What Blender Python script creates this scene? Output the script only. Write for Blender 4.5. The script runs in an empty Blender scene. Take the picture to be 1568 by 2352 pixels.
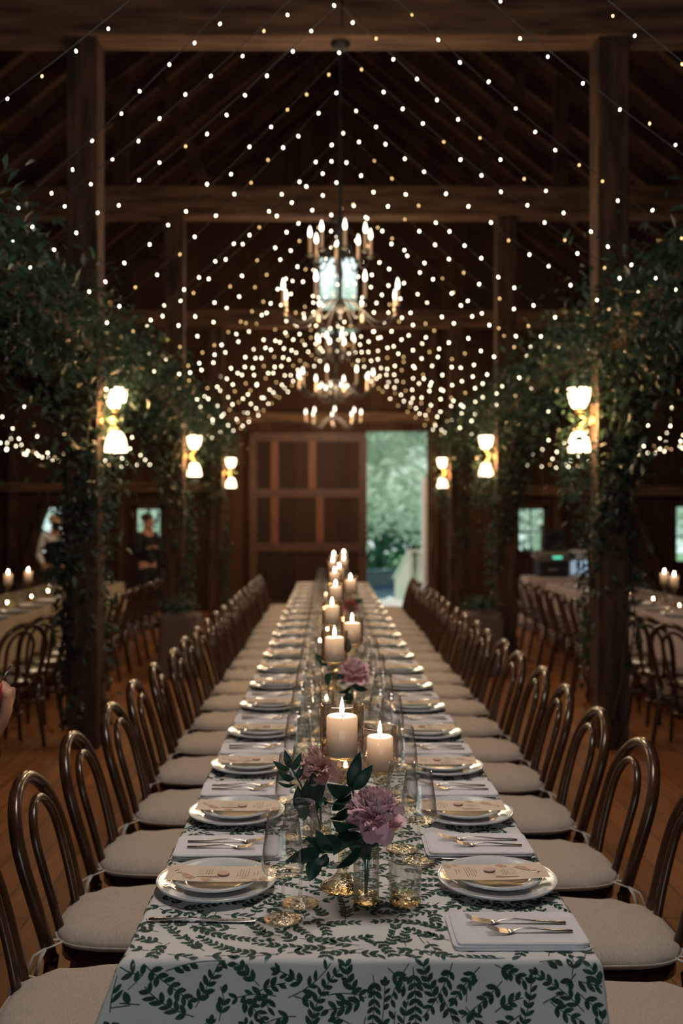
FLAME_S = 150.0; SHADE_S = 8.0
import bpy, math, random
from mathutils import Vector, Matrix, Quaternion
R = random.Random(7)
PI = math.pi
sc = bpy.context.scene
col = sc.collection
F = 2287.0; CX = 752.0; HY = 1188.0; EYE = 1.61
def at(px, py, d):
    return Vector(((px - CX) * d / F, d, EYE - (py - HY) * d / F))

# ---------------------------------------------------------------- materials
def nt(m):
    m.use_nodes = True
    t = m.node_tree
    return t, t.nodes, t.links
def principled(name, color, rough=0.6, metal=0.0, spec=0.5, c2=None, scale=8.0, stretch=(1, 1, 1), bump=0.0, bscale=None,
               trans=0.0, sheen=0.0, detail=4.0, attr=None, coat=0.0, emit=None, estr=0.0, subsurf=0.0, lo=0.35, hi=0.65):
    m = bpy.data.materials.new(name)
    t, n, l = nt(m)
    b = n['Principled BSDF']
    b.inputs['Base Color'].default_value = (*color, 1)
    b.inputs['Roughness'].default_value = rough
    b.inputs['Metallic'].default_value = metal
    b.inputs['Specular IOR Level'].default_value = spec
    b.inputs['Coat Weight'].default_value = coat
    b.inputs['Sheen Weight'].default_value = sheen
    if subsurf:
        b.inputs['Subsurface Weight'].default_value = subsurf
        b.inputs['Subsurface Radius'].default_value = (0.02, 0.012, 0.006)
    if emit:
        b.inputs['Emission Color'].default_value = (*emit, 1)
        b.inputs['Emission Strength'].default_value = estr
    if c2 or bump:
        tc = n.new('ShaderNodeTexCoord'); mp = n.new('ShaderNodeMapping')
        mp.inputs['Scale'].default_value = stretch
        l.new(tc.outputs['Object'], mp.inputs['Vector'])
    if c2:
        rp = n.new('ShaderNodeValToRGB')
        rp.color_ramp.elements[0].color = (*color, 1); rp.color_ramp.elements[1].color = (*c2, 1)
        rp.color_ramp.elements[0].position = lo; rp.color_ramp.elements[1].position = hi
        if attr:
            rp.color_ramp.elements[0].position = 0; rp.color_ramp.elements[1].position = 1
            a = n.new('ShaderNodeAttribute'); a.attribute_name = attr
            l.new(a.outputs['Fac'], rp.inputs['Fac'])
        else:
            nz = n.new('ShaderNodeTexNoise'); nz.inputs['Scale'].default_value = scale; nz.inputs['Detail'].default_value = detail
            l.new(mp.outputs['Vector'], nz.inputs['Vector']); l.new(nz.outputs['Fac'], rp.inputs['Fac'])
        l.new(rp.outputs['Color'], b.inputs['Base Color'])
    if bump:
        nz2 = n.new('ShaderNodeTexNoise'); nz2.inputs['Scale'].default_value = bscale or scale * 3; nz2.inputs['Detail'].default_value = 5
        l.new(mp.outputs['Vector'], nz2.inputs['Vector'])
        bp = n.new('ShaderNodeBump'); bp.inputs['Strength'].default_value = bump; bp.inputs['Distance'].default_value = 0.01
        l.new(nz2.outputs['Fac'], bp.inputs['Height']); l.new(bp.outputs['Normal'], b.inputs['Normal'])
    return m
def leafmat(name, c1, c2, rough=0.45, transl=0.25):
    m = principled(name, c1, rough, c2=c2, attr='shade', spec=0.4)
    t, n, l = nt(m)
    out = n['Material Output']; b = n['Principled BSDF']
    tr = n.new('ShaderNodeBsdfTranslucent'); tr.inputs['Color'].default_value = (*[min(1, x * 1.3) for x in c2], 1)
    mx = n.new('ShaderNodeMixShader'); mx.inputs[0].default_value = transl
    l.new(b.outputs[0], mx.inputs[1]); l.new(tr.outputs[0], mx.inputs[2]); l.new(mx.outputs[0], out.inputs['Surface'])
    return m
def glassmat(name, tint=(1, 1, 1), base=0.04, power=2.6, rough=0.02, gcol=(1, 1, 1), bump=0.0, edge=0.9, bscale=60, dark=.45):
    m = bpy.data.materials.new(name)
    t, n, l = nt(m)
    for x in list(n):
        if x.type != 'OUTPUT_MATERIAL': n.remove(x)
    out = n['Material Output']
    tr = n.new('ShaderNodeBsdfTransparent'); tr.inputs['Color'].default_value = (*tint, 1)
    gl = n.new('ShaderNodeBsdfGlossy'); gl.inputs['Color'].default_value = (*gcol, 1); gl.inputs['Roughness'].default_value = rough
    lw = n.new('ShaderNodeLayerWeight'); lw.inputs['Blend'].default_value = 0.5
    pw = n.new('ShaderNodeMath'); pw.operation = 'POWER'; pw.inputs[1].default_value = power
    ma = n.new('ShaderNodeMath'); ma.operation = 'MULTIPLY_ADD'; ma.inputs[1].default_value = edge - base; ma.inputs[2].default_value = base
    mx = n.new('ShaderNodeMixShader')
    l.new(lw.outputs['Facing'], pw.inputs[0]); l.new(pw.outputs[0], ma.inputs[0]); l.new(ma.outputs[0], mx.inputs[0])
    l.new(tr.outputs[0], mx.inputs[1]); l.new(gl.outputs[0], mx.inputs[2]); l.new(mx.outputs[0], out.inputs['Surface'])
    # more glass to look through at a grazing angle: a darker edge
    p2 = n.new('ShaderNodeMath'); p2.operation = 'POWER'; p2.inputs[1].default_value = 5.0
    cm = n.new('ShaderNodeMix'); cm.data_type = 'RGBA'; cm.inputs['A'].default_value = (*tint, 1); cm.inputs['B'].default_value = (*[c * dark for c in tint], 1)
    l.new(lw.outputs['Facing'], p2.inputs[0]); l.new(p2.outputs[0], cm.inputs['Factor']); l.new(cm.outputs['Result'], tr.inputs['Color'])
    if bump:
        tc = n.new('ShaderNodeTexCoord'); nz = n.new('ShaderNodeTexNoise'); nz.inputs['Scale'].default_value = bscale
        l.new(tc.outputs['Object'], nz.inputs['Vector'])
        bp = n.new('ShaderNodeBump'); bp.inputs['Strength'].default_value = bump; bp.inputs['Distance'].default_value = 0.01
        l.new(nz.outputs['Fac'], bp.inputs['Height']); l.new(bp.outputs['Normal'], gl.inputs['Normal'])
    return m
def emitmat(name, color, strength, edge=None, sample='NONE'):
    m = bpy.data.materials.new(name)
    t, n, l = nt(m)
    for x in list(n):
        if x.type != 'OUTPUT_MATERIAL': n.remove(x)
    e = n.new('ShaderNodeEmission'); e.inputs['Color'].default_value = (*color, 1); e.inputs['Strength'].default_value = strength
    if edge:
        lw = n.new('ShaderNodeLayerWeight'); lw.inputs['Blend'].default_value = 0.4
        mx = n.new('ShaderNodeMix'); mx.data_type = 'RGBA'
        mx.inputs['A'].default_value = (*color, 1); mx.inputs['B'].default_value = (*edge, 1)
        l.new(lw.outputs['Facing'], mx.inputs['Factor']); l.new(mx.outputs['Result'], e.inputs['Color'])
    l.new(e.outputs[0], n['Material Output'].inputs['Surface'])
    m.cycles.emission_sampling = sample
    return m
def planks(name, c1, c2, seam, width, axis, rough=0.5, length=3.0, spec=0.3, bump=0.4):
    """boards of the given width; axis 'xy' = boards run along y, spaced on x"""
    m = bpy.data.materials.new(name)
    t, n, l = nt(m)
    b = n['Principled BSDF']; b.inputs['Roughness'].default_value = rough; b.inputs['Specular IOR Level'].default_value = spec
    tc = n.new('ShaderNodeTexCoord'); sp = n.new('ShaderNodeSeparateXYZ'); l.new(tc.outputs['Object'], sp.inputs[0])
    cb = n.new('ShaderNodeCombineXYZ')
    ax = {'x': 0, 'y': 1, 'z': 2}
    l.new(sp.outputs[ax[axis[1]]], cb.inputs[0]); l.new(sp.outputs[ax[axis[0]]], cb.inputs[1])
    br = n.new('ShaderNodeTexBrick'); l.new(cb.outputs[0], br.inputs['Vector'])
    br.inputs['Color1'].default_value = (*c1, 1); br.inputs['Color2'].default_value = (*c2, 1); br.inputs['Mortar'].default_value = (*seam, 1)
    br.inputs['Scale'].default_value = 1.0; br.inputs['Brick Width'].default_value = length; br.inputs['Row Height'].default_value = width
    br.inputs['Mortar Size'].default_value = 0.004; br.inputs['Mortar Smooth'].default_value = 0.3; br.inputs['Bias'].default_value = 0.0
    mp = n.new('ShaderNodeMapping'); mp.inputs['Scale'].default_value = (1.2, 14, 14); l.new(cb.outputs[0], mp.inputs['Vector'])
    nz = n.new('ShaderNodeTexNoise'); nz.inputs['Scale'].default_value = 2.0; nz.inputs['Detail'].default_value = 6; l.new(mp.outputs[0], nz.inputs['Vector'])
    mx = n.new('ShaderNodeMix'); mx.data_type = 'RGBA'; mx.blend_type = 'MULTIPLY'; mx.inputs['Factor'].default_value = 0.6
    rp = n.new('ShaderNodeValToRGB'); rp.color_ramp.elements[0].position = .3; rp.color_ramp.elements[1].position = .7
    rp.color_ramp.elements[0].color = (.35, .33, .32, 1); rp.color_ramp.elements[1].color = (1, 1, 1, 1)
    l.new(nz.outputs['Fac'], rp.inputs['Fac'])
    l.new(br.outputs['Color'], mx.inputs['A']); l.new(rp.outputs['Color'], mx.inputs['B']); l.new(mx.outputs['Result'], b.inputs['Base Color'])
    bp = n.new('ShaderNodeBump'); bp.inputs['Strength'].default_value = bump; bp.inputs['Distance'].default_value = 0.005
    l.new(br.outputs['Fac'], bp.inputs['Height']); bp.invert = True; l.new(bp.outputs['Normal'], b.inputs['Normal'])
    return m

M = {}
M['timber'] = principled('aged_timber', (.030, .016, .010), .75, c2=(.095, .050, .028), scale=2.2, stretch=(6, 6, 1), bump=.5, bscale=9, spec=.2)
M['timber_x'] = principled('aged_timber_beam', (.060, .032, .019), .75, c2=(.17, .092, .05), scale=2.2, stretch=(.8, 6, 6), bump=.5, bscale=9, spec=.2)
M['timber_y'] = principled('aged_timber_girt', (.060, .032, .019), .75, c2=(.16, .085, .045), scale=2.2, stretch=(6, .8, 6), bump=.5, bscale=9, spec=.2)
M['rafter'] = principled('dark_rafter', (.030, .015, .009), .8, c2=(.072, .034, .018), scale=3, bump=.3, spec=.15)
M['roof'] = planks('roof_boards', (.040, .015, .009), (.020, .009, .006), (.004, .003, .003), .22, 'zy', .85, spec=.1)
M['wall'] = planks('wall_boards', (.085, .042, .023), (.045, .022, .013), (.006, .004, .003), .24, 'xz', .8, spec=.15)
M['wall_side'] = planks('side_wall_boards', (.11, .065, .042), (.06, .034, .022), (.006, .004, .003), .24, 'yz', .8, spec=.15)
M['door'] = planks('barn_door_boards', (.042, .017, .010), (.024, .011, .007), (.006, .003, .002), .24, 'xz', .7, spec=.25)
M['doorrail'] = principled('barn_door_rail', (.045, .017, .010), .6, c2=(.075, .026, .013), scale=4, bump=.3)
M['doorstile'] = principled('barn_door_stile', (.10, .034, .015), .6, c2=(.15, .045, .018), scale=4, bump=.3)
M['floor'] = planks('floor_boards', (.40, .155, .045), (.28, .10, .03), (.03, .012, .006), .15, 'xy', .42, length=4.0, spec=.4)
M['bent'] = principled('bentwood', (.040, .017, .008), .24, c2=(.078, .033, .014), scale=5, stretch=(3, 3, 1), spec=.5, coat=.25)
M['linen'] = principled('linen', (.50, .42, .35), .9, c2=(.60, .51, .43), scale=60, stretch=(1, 4, 1), bump=.35, bscale=260, sheen=.2, detail=6)
M['ribbon'] = principled('linen_tie', (.60, .55, .50), .9)
M['cloth'] = principled('printed_cloth', (.78, .76, .74), .9, c2=(.83, .81, .79), scale=9, bump=.12, bscale=7, sheen=.1)
M['print'] = principled('leaf_print', (.018, .062, .042), .9, c2=(.032, .092, .06), scale=25)
M['napkin'] = principled('napkin_linen', (.80, .78, .84), .9, c2=(.84, .82, .87), scale=20, bump=.15, bscale=120)
M['porcelain'] = principled('porcelain', (.80, .80, .81), .18, spec=.6, bump=.10, bscale=75, coat=.4)
M['card'] = principled('menu_card', (.82, .67, .53), .85, c2=(.78, .59, .44), scale=14, lo=.5, hi=.75)
M['card2'] = principled('place_card', (.72, .60, .46), .85)
M['seal'] = principled('blush_seal', (.70, .45, .38), .7, c2=(.66, .40, .34), scale=50)
M['ink'] = principled('ink', (.20, .15, .10), .9)
M['blush'] = principled('printed_blossom', (.66, .44, .31), .9, c2=(.60, .36, .24), scale=60)
M['steel'] = principled('flatware_steel', (.58, .56, .55), .22, metal=1.0)
M['glass'] = glassmat('clear_glass', (.992, .994, .992), .05, 1.8, .03, edge=.75, dark=.55)
M['glassbase'] = glassmat('glass_base', (.98, .965, .93), .10, 1.6, .05, (1, .92, .80), bump=.5, edge=.8, bscale=90)
M['amber'] = glassmat('amber_glass', (.985, .955, .93), .05, 2.2, .03, (.95, .75, .60), edge=.7, dark=.55)
M['amberbase'] = glassmat('amber_base', (.97, .93, .84), .12, 1.5, .06, (1, .84, .60), bump=.5, edge=.8, bscale=70)
M['cut'] = glassmat('cut_glass', (.97, .975, .965), .09, 1.4, .06, (1, .97, .93), bump=.15, edge=.5, bscale=60, dark=.8)
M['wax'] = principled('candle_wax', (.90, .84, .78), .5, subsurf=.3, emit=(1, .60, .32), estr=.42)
def waxmat():  # emission rising toward the top paints the flame's glow into the wax
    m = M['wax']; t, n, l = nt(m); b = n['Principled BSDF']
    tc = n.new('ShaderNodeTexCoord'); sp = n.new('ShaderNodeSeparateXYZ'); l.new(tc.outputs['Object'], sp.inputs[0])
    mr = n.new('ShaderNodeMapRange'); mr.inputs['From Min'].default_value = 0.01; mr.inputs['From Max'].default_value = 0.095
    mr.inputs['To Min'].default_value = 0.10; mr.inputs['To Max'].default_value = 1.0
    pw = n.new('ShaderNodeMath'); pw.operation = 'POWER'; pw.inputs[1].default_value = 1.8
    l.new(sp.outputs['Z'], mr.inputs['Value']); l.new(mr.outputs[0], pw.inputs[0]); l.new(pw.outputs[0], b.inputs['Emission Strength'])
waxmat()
M['wick'] = principled('wick', (.03, .02, .015), .9)
M['flame'] = emitmat('candle_flame', (1, .70, .40), FLAME_S, sample='AUTO')
M['bulb'] = emitmat('fairy_bulb', (1, .86, .60), 15.0)
M['bulbdim'] = emitmat('fairy_bulb_dim', (1, .62, .26), 4.0)
M['chbulb'] = emitmat('candle_bulb', (1, .86, .66), 7.0)
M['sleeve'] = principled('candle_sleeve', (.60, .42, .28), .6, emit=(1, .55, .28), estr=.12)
M['shade'] = emitmat('opal_shade', (1, .84, .60), SHADE_S, edge=(1, .50, .20), sample='AUTO')
M['cord'] = principled('dark_cord', (.02, .018, .015), .8)
M['iron'] = principled('wrought_iron', (.012, .010, .009), .6, metal=.1)
M['brass'] = principled('aged_brass', (.18, .10, .04), .4, metal=1.0)
M['leaf'] = leafmat('smilax_leaf', (.014, .034, .024), (.038, .075, .045))
M['leaf2'] = leafmat('ruscus_leaf', (.010, .038, .026), (.024, .075, .050), .4, .15)
M['branch'] = principled('vine_stem', (.05, .033, .02), .8)
M['stem'] = principled('flower_stem', (.03, .085, .04), .6)
M['petal'] = principled('peony_petal', (.93, .24, .32), .6, c2=(1.0, .69, .73), attr='shade', sheen=.2, subsurf=.2)
M['petal2'] = principled('peony_petal_peach', (.84, .30, .26), .6, c2=(.95, .64, .60), attr='shade', sheen=.2, subsurf=.2)
M['petal3'] = principled('peony_petal_deep', (.36, .06, .10), .6, c2=(.62, .22, .26), attr='shade')
M['cream'] = principled('cream_cloth', (.36, .29, .19), .9, c2=(.42, .34, .23), scale=4, bump=.15, bscale=6)
M['white'] = principled('white_paint', (.80, .80, .86), .6)
M['skirting_cloth'] = principled('dusky_cloth', (.105, .07, .062), .9)
M['white_cloth'] = principled('white_cloth', (.46, .40, .42), .9, bump=.15, bscale=6)
M['black'] = principled('black_plastic', (.012, .012, .013), .5)
M['skin'] = principled('skin', (.52, .25, .17), .55, c2=(.58, .30, .21), scale=20, subsurf=.15)
M['suit'] = principled('dark_suit', (.008, .008, .010), .9)
M['shirt'] = principled('white_shirt', (.75, .76, .80), .9)
M['hair'] = principled('brown_hair', (.03, .018, .010), .7)
M['red'] = principled('red_plastic', (.42, .015, .012), .4)
M['deck'] = principled('weathered_deck', (.62, .55, .47), .8, c2=(.70, .63, .55), scale=5)
M['railp'] = principled('cream_rail_paint', (.82, .77, .68), .7)
M['grass'] = principled('lawn_grass', (.10, .22, .09), .9, c2=(.20, .36, .15), scale=3)
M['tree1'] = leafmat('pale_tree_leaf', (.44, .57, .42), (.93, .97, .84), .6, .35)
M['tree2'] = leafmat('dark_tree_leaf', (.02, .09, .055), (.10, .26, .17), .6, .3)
M['bark'] = principled('bark', (.06, .045, .035), .9, c2=(.12, .09, .07), scale=9, bump=.5)
M['car'] = principled('car_paint', (.02, .05, .11), .15, spec=.8, coat=1.0)
M['carglass'] = principled('car_window', (.02, .03, .04), .05, spec=.9)
M['headlight'] = principled('headlight', (.8, .85, .9), .15, coat=1.0)
M['tyre'] = principled('tyre_rubber', (.012, .012, .012), .8)
M['paleblue'] = principled('pale_blue_plastic', (.55, .66, .74), .4)
M['screen'] = emitmat('laptop_screen', (.55, .75, .95), .5)
M['led'] = emitmat('green_led', (.15, .9, .6), 1.0)
M['window'] = glassmat('window_glass', (.92, .95, .95), .03, 3.0, .02, edge=.6)

# ---------------------------------------------------------------- mesh builder
class MB:
    def __init__(s):
        s.v = []; s.f = []; s.m = []; s.sh = []; s.att = []
    def add(s, vs, fs, mi=0, smooth=True, shade=None):
        o = len(s.v)
        s.v.extend([tuple(p) for p in vs])
        s.att.extend(shade if isinstance(shade, list) else [shade if shade is not None else .5] * len(vs))
        for f in fs:
            s.f.append(tuple(o + i for i in f)); s.m.append(mi); s.sh.append(smooth)
        return s
    def box(s, c, d, mi=0, rot=None, taper=1.0):
        hx, hy, hz = d[0] / 2, d[1] / 2, d[2] / 2
        vs = []
        for z in (-1, 1):
            k = taper if z > 0 else 1
            for x, y in ((-1, -1), (1, -1), (1, 1), (-1, 1)):
                p = Vector((x * hx * k, y * hy * k, z * hz))
                if rot is not None: p = rot @ p
                vs.append(p + Vector(c))
        return s.add(vs, [(3, 2, 1, 0), (4, 5, 6, 7), (0, 1, 5, 4), (1, 2, 6, 5), (2, 3, 7, 6), (3, 0, 4, 7)], mi, False)
    def beam(s, a, b, w, h, mi=0, up=(0, 0, 1)):
        a = Vector(a); b = Vector(b); d = (b - a); L = d.length; d.normalize()
        x = d.cross(Vector(up))
        if x.length < 1e-5: x = Vector((1, 0, 0))
        x.normalize(); u = x.cross(d)
        rot = Matrix((x, d, u)).transposed()
        return s.box((a + b) / 2, (w, L, h), mi, rot)
    def tube(s, pts, r, n=8, mi=0, closed=False, cap=True, flat=1.0):
        pts = [Vector(p) for p in pts]; N = len(pts)
        rs = r if isinstance(r, (list, tuple)) else [r] * N
        T = []
        for i in range(N):
            a = pts[(i - 1) % N] if (closed or i > 0) else pts[i]
            b = pts[(i + 1) % N] if (closed or i < N - 1) else pts[i]
            t = b - a
            T.append(t.normalized() if t.length > 1e-9 else Vector((0, 0, 1)))
        ref = Vector((0, 0, 1)) if abs(T[0].z) < .9 else Vector((1, 0, 0))
        nrm = (ref - T[0] * ref.dot(T[0])).normalized()
        vs = []; fs = []
        for i in range(N):
            nrm = nrm - T[i] * nrm.dot(T[i])
            nrm = nrm.normalized() if nrm.length > 1e-6 else T[i].orthogonal().normalized()
            bn = T[i].cross(nrm)
            for k in range(n):
                a = 2 * PI * k / n
                vs.append(pts[i] + (nrm * math.cos(a) * flat + bn * math.sin(a)) * rs[i])
        rng = N if closed else N - 1
        for i in range(rng):
            j = (i + 1) % N
            for k in range(n):
                k2 = (k + 1) % n
                fs.append((i * n + k, i * n + k2, j * n + k2, j * n + k))
        if cap and not closed:
            fs.append(tuple(range(n - 1, -1, -1))); fs.append(tuple((N - 1) * n + k for k in range(n)))
        return s.add(vs, fs, mi, True)
    def lathe(s, prof, n=24, c=(0, 0, 0), mi=0, flute=None, smooth=True):
        """prof list of (r, z); r == 0 allowed at the ends. flute=(amp, count, z0, z1)"""
        vs = []; fs = []; rows = []
        for r, z in prof:
            if r < 1e-6:
                rows.append([len(vs)]); vs.append((c[0], c[1], c[2] + z))
            else:
                row = []
                for k in range(n):
                    a = 2 * PI * k / n; rr = r
                    if flute and flute[2] <= z <= flute[3]: rr = r * (1 + flute[0] * math.cos(a * flute[1]))
                    row.append(len(vs)); vs.append((c[0] + rr * math.cos(a), c[1] + rr * math.sin(a), c[2] + z))
                rows.append(row)
        for A, B in zip(rows, rows[1:]):
            if len(A) == 1 and len(B) == 1: continue
            for k in range(n):
                k2 = (k + 1) % n
                if len(A) == 1: fs.append((A[0], B[k2], B[k]))
                elif len(B) == 1: fs.append((A[k], A[k2], B[0]))
                else: fs.append((A[k], A[k2], B[k2], B[k]))
        return s.add(vs, fs, mi, smooth)
    def leaf(s, p, d, up, L, W, mi=0, shade=.5, bend=.15):
        d = d.normalized(); x = d.cross(up)
        x = x.normalized() if x.length > 1e-4 else d.orthogonal().normalized()
        u = x.cross(d)
        a = p; b = p + d * L * .45 + x * W / 2 + u * L * bend * .5; c = p + d * L - u * L * bend * .3; e = p + d * L * .45 - x * W / 2 + u * L * bend * .5
        m_ = p + d * L * .5 + u * L * bend * .2
        return s.add([a, b, c, e, m_], [(0, 1, 4), (1, 2, 4), (2, 3, 4), (3, 0, 4)], mi, True, shade)
    def bigleaf(s, p, tip, side, W, mi=0, shade=.5, curl=.12):
        """a broad pointed leaf with a fold along its midrib, from p to tip; side = direction across the blade"""
        p = Vector(p); tip = Vector(tip); d = tip - p; L = d.length; d.normalize()
        x = Vector(side); x = (x - d * x.dot(d)).normalized(); u = x.cross(d)
        vs = []; n = 9
        for i in range(n):
            t = i / (n - 1)
            w = W / 2 * (math.sin(PI * min(1, t ** .8)) ** .8 if 0 < t < 1 else 0.02)
            mid = p + d * L * t + u * L * curl * math.sin(PI * t)
            vs += [mid - x * w + u * w * .35, mid, mid + x * w + u * w * .35]
        fs = []
        for i in range(n - 1):
            o = i * 3
            fs += [(o, o + 1, o + 4, o + 3), (o + 1, o + 2, o + 5, o + 4)]
        return s.add(vs, fs, mi, True, shade)
    def mesh(s, name, mats):
        me = bpy.data.meshes.new(name)
        me.from_pydata(s.v, [], s.f)
        for m in (mats if isinstance(mats, (list, tuple)) else [mats]): me.materials.append(m)
        me.polygons.foreach_set('material_index', s.m)
        me.polygons.foreach_set('use_smooth', s.sh)
        a = me.attributes.new('shade', 'FLOAT', 'POINT'); a.data.foreach_set('value', s.att)
        me.update()
        return me
    def obj(s, name, mats, parent=None, **kw):
        return mkobj(name, s.mesh(name, mats), parent, **kw)

def mkobj(name, me, parent=None, loc=None, rz=0, label=None, cat=None, group=None, kind=None):
    o = bpy.data.objects.new(name, me); col.objects.link(o)
    if parent: o.parent = parent
    if loc is not None: o.location = loc
    if rz: o.rotation_euler.z = rz
    return tag(o, label, cat, group, kind)
def tag(o, label=None, cat=None, group=None, kind=None):
    if label: o['label'] = label
    if cat: o['category'] = cat
    if group: o['group'] = group
    if kind: o['kind'] = kind
    return o
def thing(name, label, cat, loc=(0, 0, 0), rz=0, group=None):
    return mkobj(name, None, None, loc, rz, label, cat, group)
KIDS = {}
def dup(root, loc, rz=0, label=None, group=None, scale=None):
    if root.name not in KIDS:
        KIDS[root.name] = [(c, [g for g in c.children]) for c in root.children]
    r = root.copy(); col.objects.link(r); r.location = loc; r.rotation_euler = (0, 0, rz)
    if scale: r.scale = scale
    if label: r['label'] = label
    if group: r['group'] = group
    for c, gs in KIDS[root.name]:
        d = c.copy(); col.objects.link(d); d.parent = r
        for g in gs:
            e = g.copy(); col.objects.link(e); e.parent = d
    return r
class Proto:
    """first call places the prototype itself, later ones copies of it"""
    def __init__(s, root): s.root = root; s.used = False
    def put(s, loc, rz=0, label=None, group=None, scale=None):
        if not s.used:
            s.used = True; o = s.root; o.location = loc; o.rotation_euler = (0, 0, rz)
            if scale: o.scale = scale
            if label: o['label'] = label
            if group: o['group'] = group
            dup_cache(o)
            return o
        return dup(s.root, loc, rz, label, group, scale)
def dup_cache(root):
    KIDS[root.name] = [(c, [g for g in c.children]) for c in root.children]
def bevel(o, w=.012, seg=2):
    m = o.modifiers.new('soft_edge', 'BEVEL'); m.width = w; m.segments = seg; m.limit_method = 'ANGLE'
    return o
def lamp(name, loc, power, color, radius, parent=None):
    L = bpy.data.lights.new(name, 'POINT'); L.energy = power; L.color = color; L.shadow_soft_size = radius
    o = bpy.data.objects.new(name, L); col.objects.link(o); o.location = loc
    if parent: o.parent = parent
    return o
ORD = ['first', 'second', 'third', 'fourth', 'fifth', 'sixth', 'seventh', 'eighth', 'ninth', 'tenth', 'eleventh', 'twelfth', 'thirteenth',
       'fourteenth', 'fifteenth', 'sixteenth', 'seventeenth', 'eighteenth', 'nineteenth', 'twentieth', 'twenty-first', 'twenty-second',
       'twenty-third', 'twenty-fourth', 'twenty-fifth', 'twenty-sixth']
CHAND_W = 78.0; WORLD_S = 2.2; DOOR_W = 9.0; FILL_FAIRY_W = (98, 20, 22, 18); SCONCE_W = 32.0; AISLE_W = 26.0
# ---------------------------------------------------------------- the barn
XL, XR, Y0, Y1 = -6.45, 6.75, -4.0, 17.0
XC, EAVE, RIDGE = .15, 3.3, 8.6
SL = (RIDGE - EAVE) / (XR - XC)
def roofz(x): return RIDGE - abs(x - XC) * SL
PXL, PXR = -1.70, 1.98          # nave posts
BENTS = [2.9, 7.0, 11.1, 15.3]; BZ = [4.94, 4.94, 4.94, 4.52]
def struct(name, mb, mat, parent=None, label=None, cat=None, bev=0):
    o = mb.obj(name, mat, parent, kind=None if parent else 'structure', label=label, cat=cat)
    if bev: bevel(o, bev)
    return o
def prism_xz(mb, poly, y0, y1, mi=0):
    n = len(poly)
    vs = [(x, y0, z) for x, z in poly] + [(x, y1, z) for x, z in poly]
    fs = [tuple(range(n)), tuple(range(2 * n - 1, n - 1, -1))] + [(i, i + n, (i + 1) % n + n, (i + 1) % n) for i in range(n)]
    return mb.add(vs, fs, mi, False)
def wall_xz(name, y, th, holes, mat, label):
    mb = MB()
    xs = sorted({XL, XR} | {h[0] for h in holes} | {h[1] for h in holes})
    zs = sorted({0, EAVE} | {min(EAVE, h[2]) for h in holes if h[2] < EAVE} | {min(EAVE, h[3]) for h in holes})
    for a, b in zip(xs, xs[1:]):
        for c, d in zip(zs, zs[1:]):
            mx, mz = (a + b) / 2, (c + d) / 2
            if any(h[0] < mx < h[1] and h[2] < mz < h[3] for h in holes): continue
            prism_xz(mb, [(a, c), (b, c), (b, d), (a, d)], y, y + th)
    hi = [h for h in holes if h[3] > EAVE and h[2] > EAVE]
    xs = sorted({XL, XC, XR} | {h[0] for h in hi} | {h[1] for h in hi})
    for a, b in zip(xs, xs[1:]):
        m = (a + b) / 2
        hh = [h for h in hi if h[0] < m < h[1]]
        if hh:
            h = hh[0]
            prism_xz(mb, [(a, EAVE), (b, EAVE), (b, h[2]), (a, h[2])], y, y + th)
            prism_xz(mb, [(a, h[3]), (b, h[3]), (b, roofz(b)), (a, roofz(a))], y, y + th)
        else:
            prism_xz(mb, [(a, EAVE), (b, EAVE), (b, roofz(b)), (a, roofz(a))], y, y + th)
    return struct(name, mb, mat, label=label, cat='wall')
DOOR = (.654, 1.71, 0, 3.08)
WINS = [(-.14, .506, 4.73, 6.06, 'small square gable window high above the barn door'),
        (-3.26, -2.84, 1.03, 1.76, 'small window in the end wall behind the left aisle post'),
        (3.25, 3.70, 1.03, 1.76, 'small window in the end wall above the mixing desk'),
        (5.93, 6.50, .85, 1.80, 'tall bright window at the right end of the end wall'),
        (-4.90, -4.52, 1.00, 1.78, 'narrow window behind the person in a white shirt')]
wall_xz('wall_back', Y1, .12, [DOOR] + [w[:4] for w in WINS], M['wall'], 'dark board end wall with the open doorway')
wall_xz('wall_front', Y0 - .12, .12, [(-1.7, 2.0, 0, 2.7)], M['wall'], 'board wall behind the camera with an open doorway')
for nm, x in (('wall_left', XL - .12), ('wall_right', XR)):
    mb = MB().box((x + .06, (Y0 + Y1) / 2, EAVE / 2), (.12, Y1 - Y0 + .24, EAVE))
    struct(nm, mb, M['wall_side'], label='dark board side wall of the barn ' + ('along the left aisle' if 'left' in nm else 'along the right aisle'), cat='wall')
mb = MB().box(((XL + XR) / 2, (Y0 + Y1) / 2, -.06), (XR - XL + .3, Y1 - Y0 + .3, .12))
struct('floor', mb, M['floor'], label='worn orange brown plank floor', cat='floor')
mb = MB()
for sx in (-1, 1):
    xe = XL - .3 if sx < 0 else XR + .3
    vs = []
    for y in (Y0 - .3, Y1 + .3):
        vs += [(XC, y, RIDGE + .02), (xe, y, roofz(xe) + .02), (xe, y, roofz(xe) + .12), (XC, y, RIDGE + .12)]
    mb.add(vs, [(0, 1, 2, 3), (7, 6, 5, 4), (0, 4, 5, 1), (3, 2, 6, 7), (1, 5, 6, 2)], 0, False)
struct('ceiling', mb, M['roof'], label='dark underside of the board roof', cat='ceiling')
y = 3.2; k = 0
while y < Y1 - .2:
    for sx, nm in ((-1, 'left'), (1, 'right')):
        xe = XL if sx < 0 else XR
        mb = MB().beam((XC + sx * .03, y, RIDGE - .09), (xe, y, roofz(xe) - .09), .10, .16, 0, up=(0, 0, 1))
        struct('rafter', mb, M['rafter'], label='dark %s roof rafter, %s from the camera' % (nm, ORD[k]), cat='rafter')
    y += .78; k += 1
pl = {PXL: 'left', PXR: 'right'}
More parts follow.
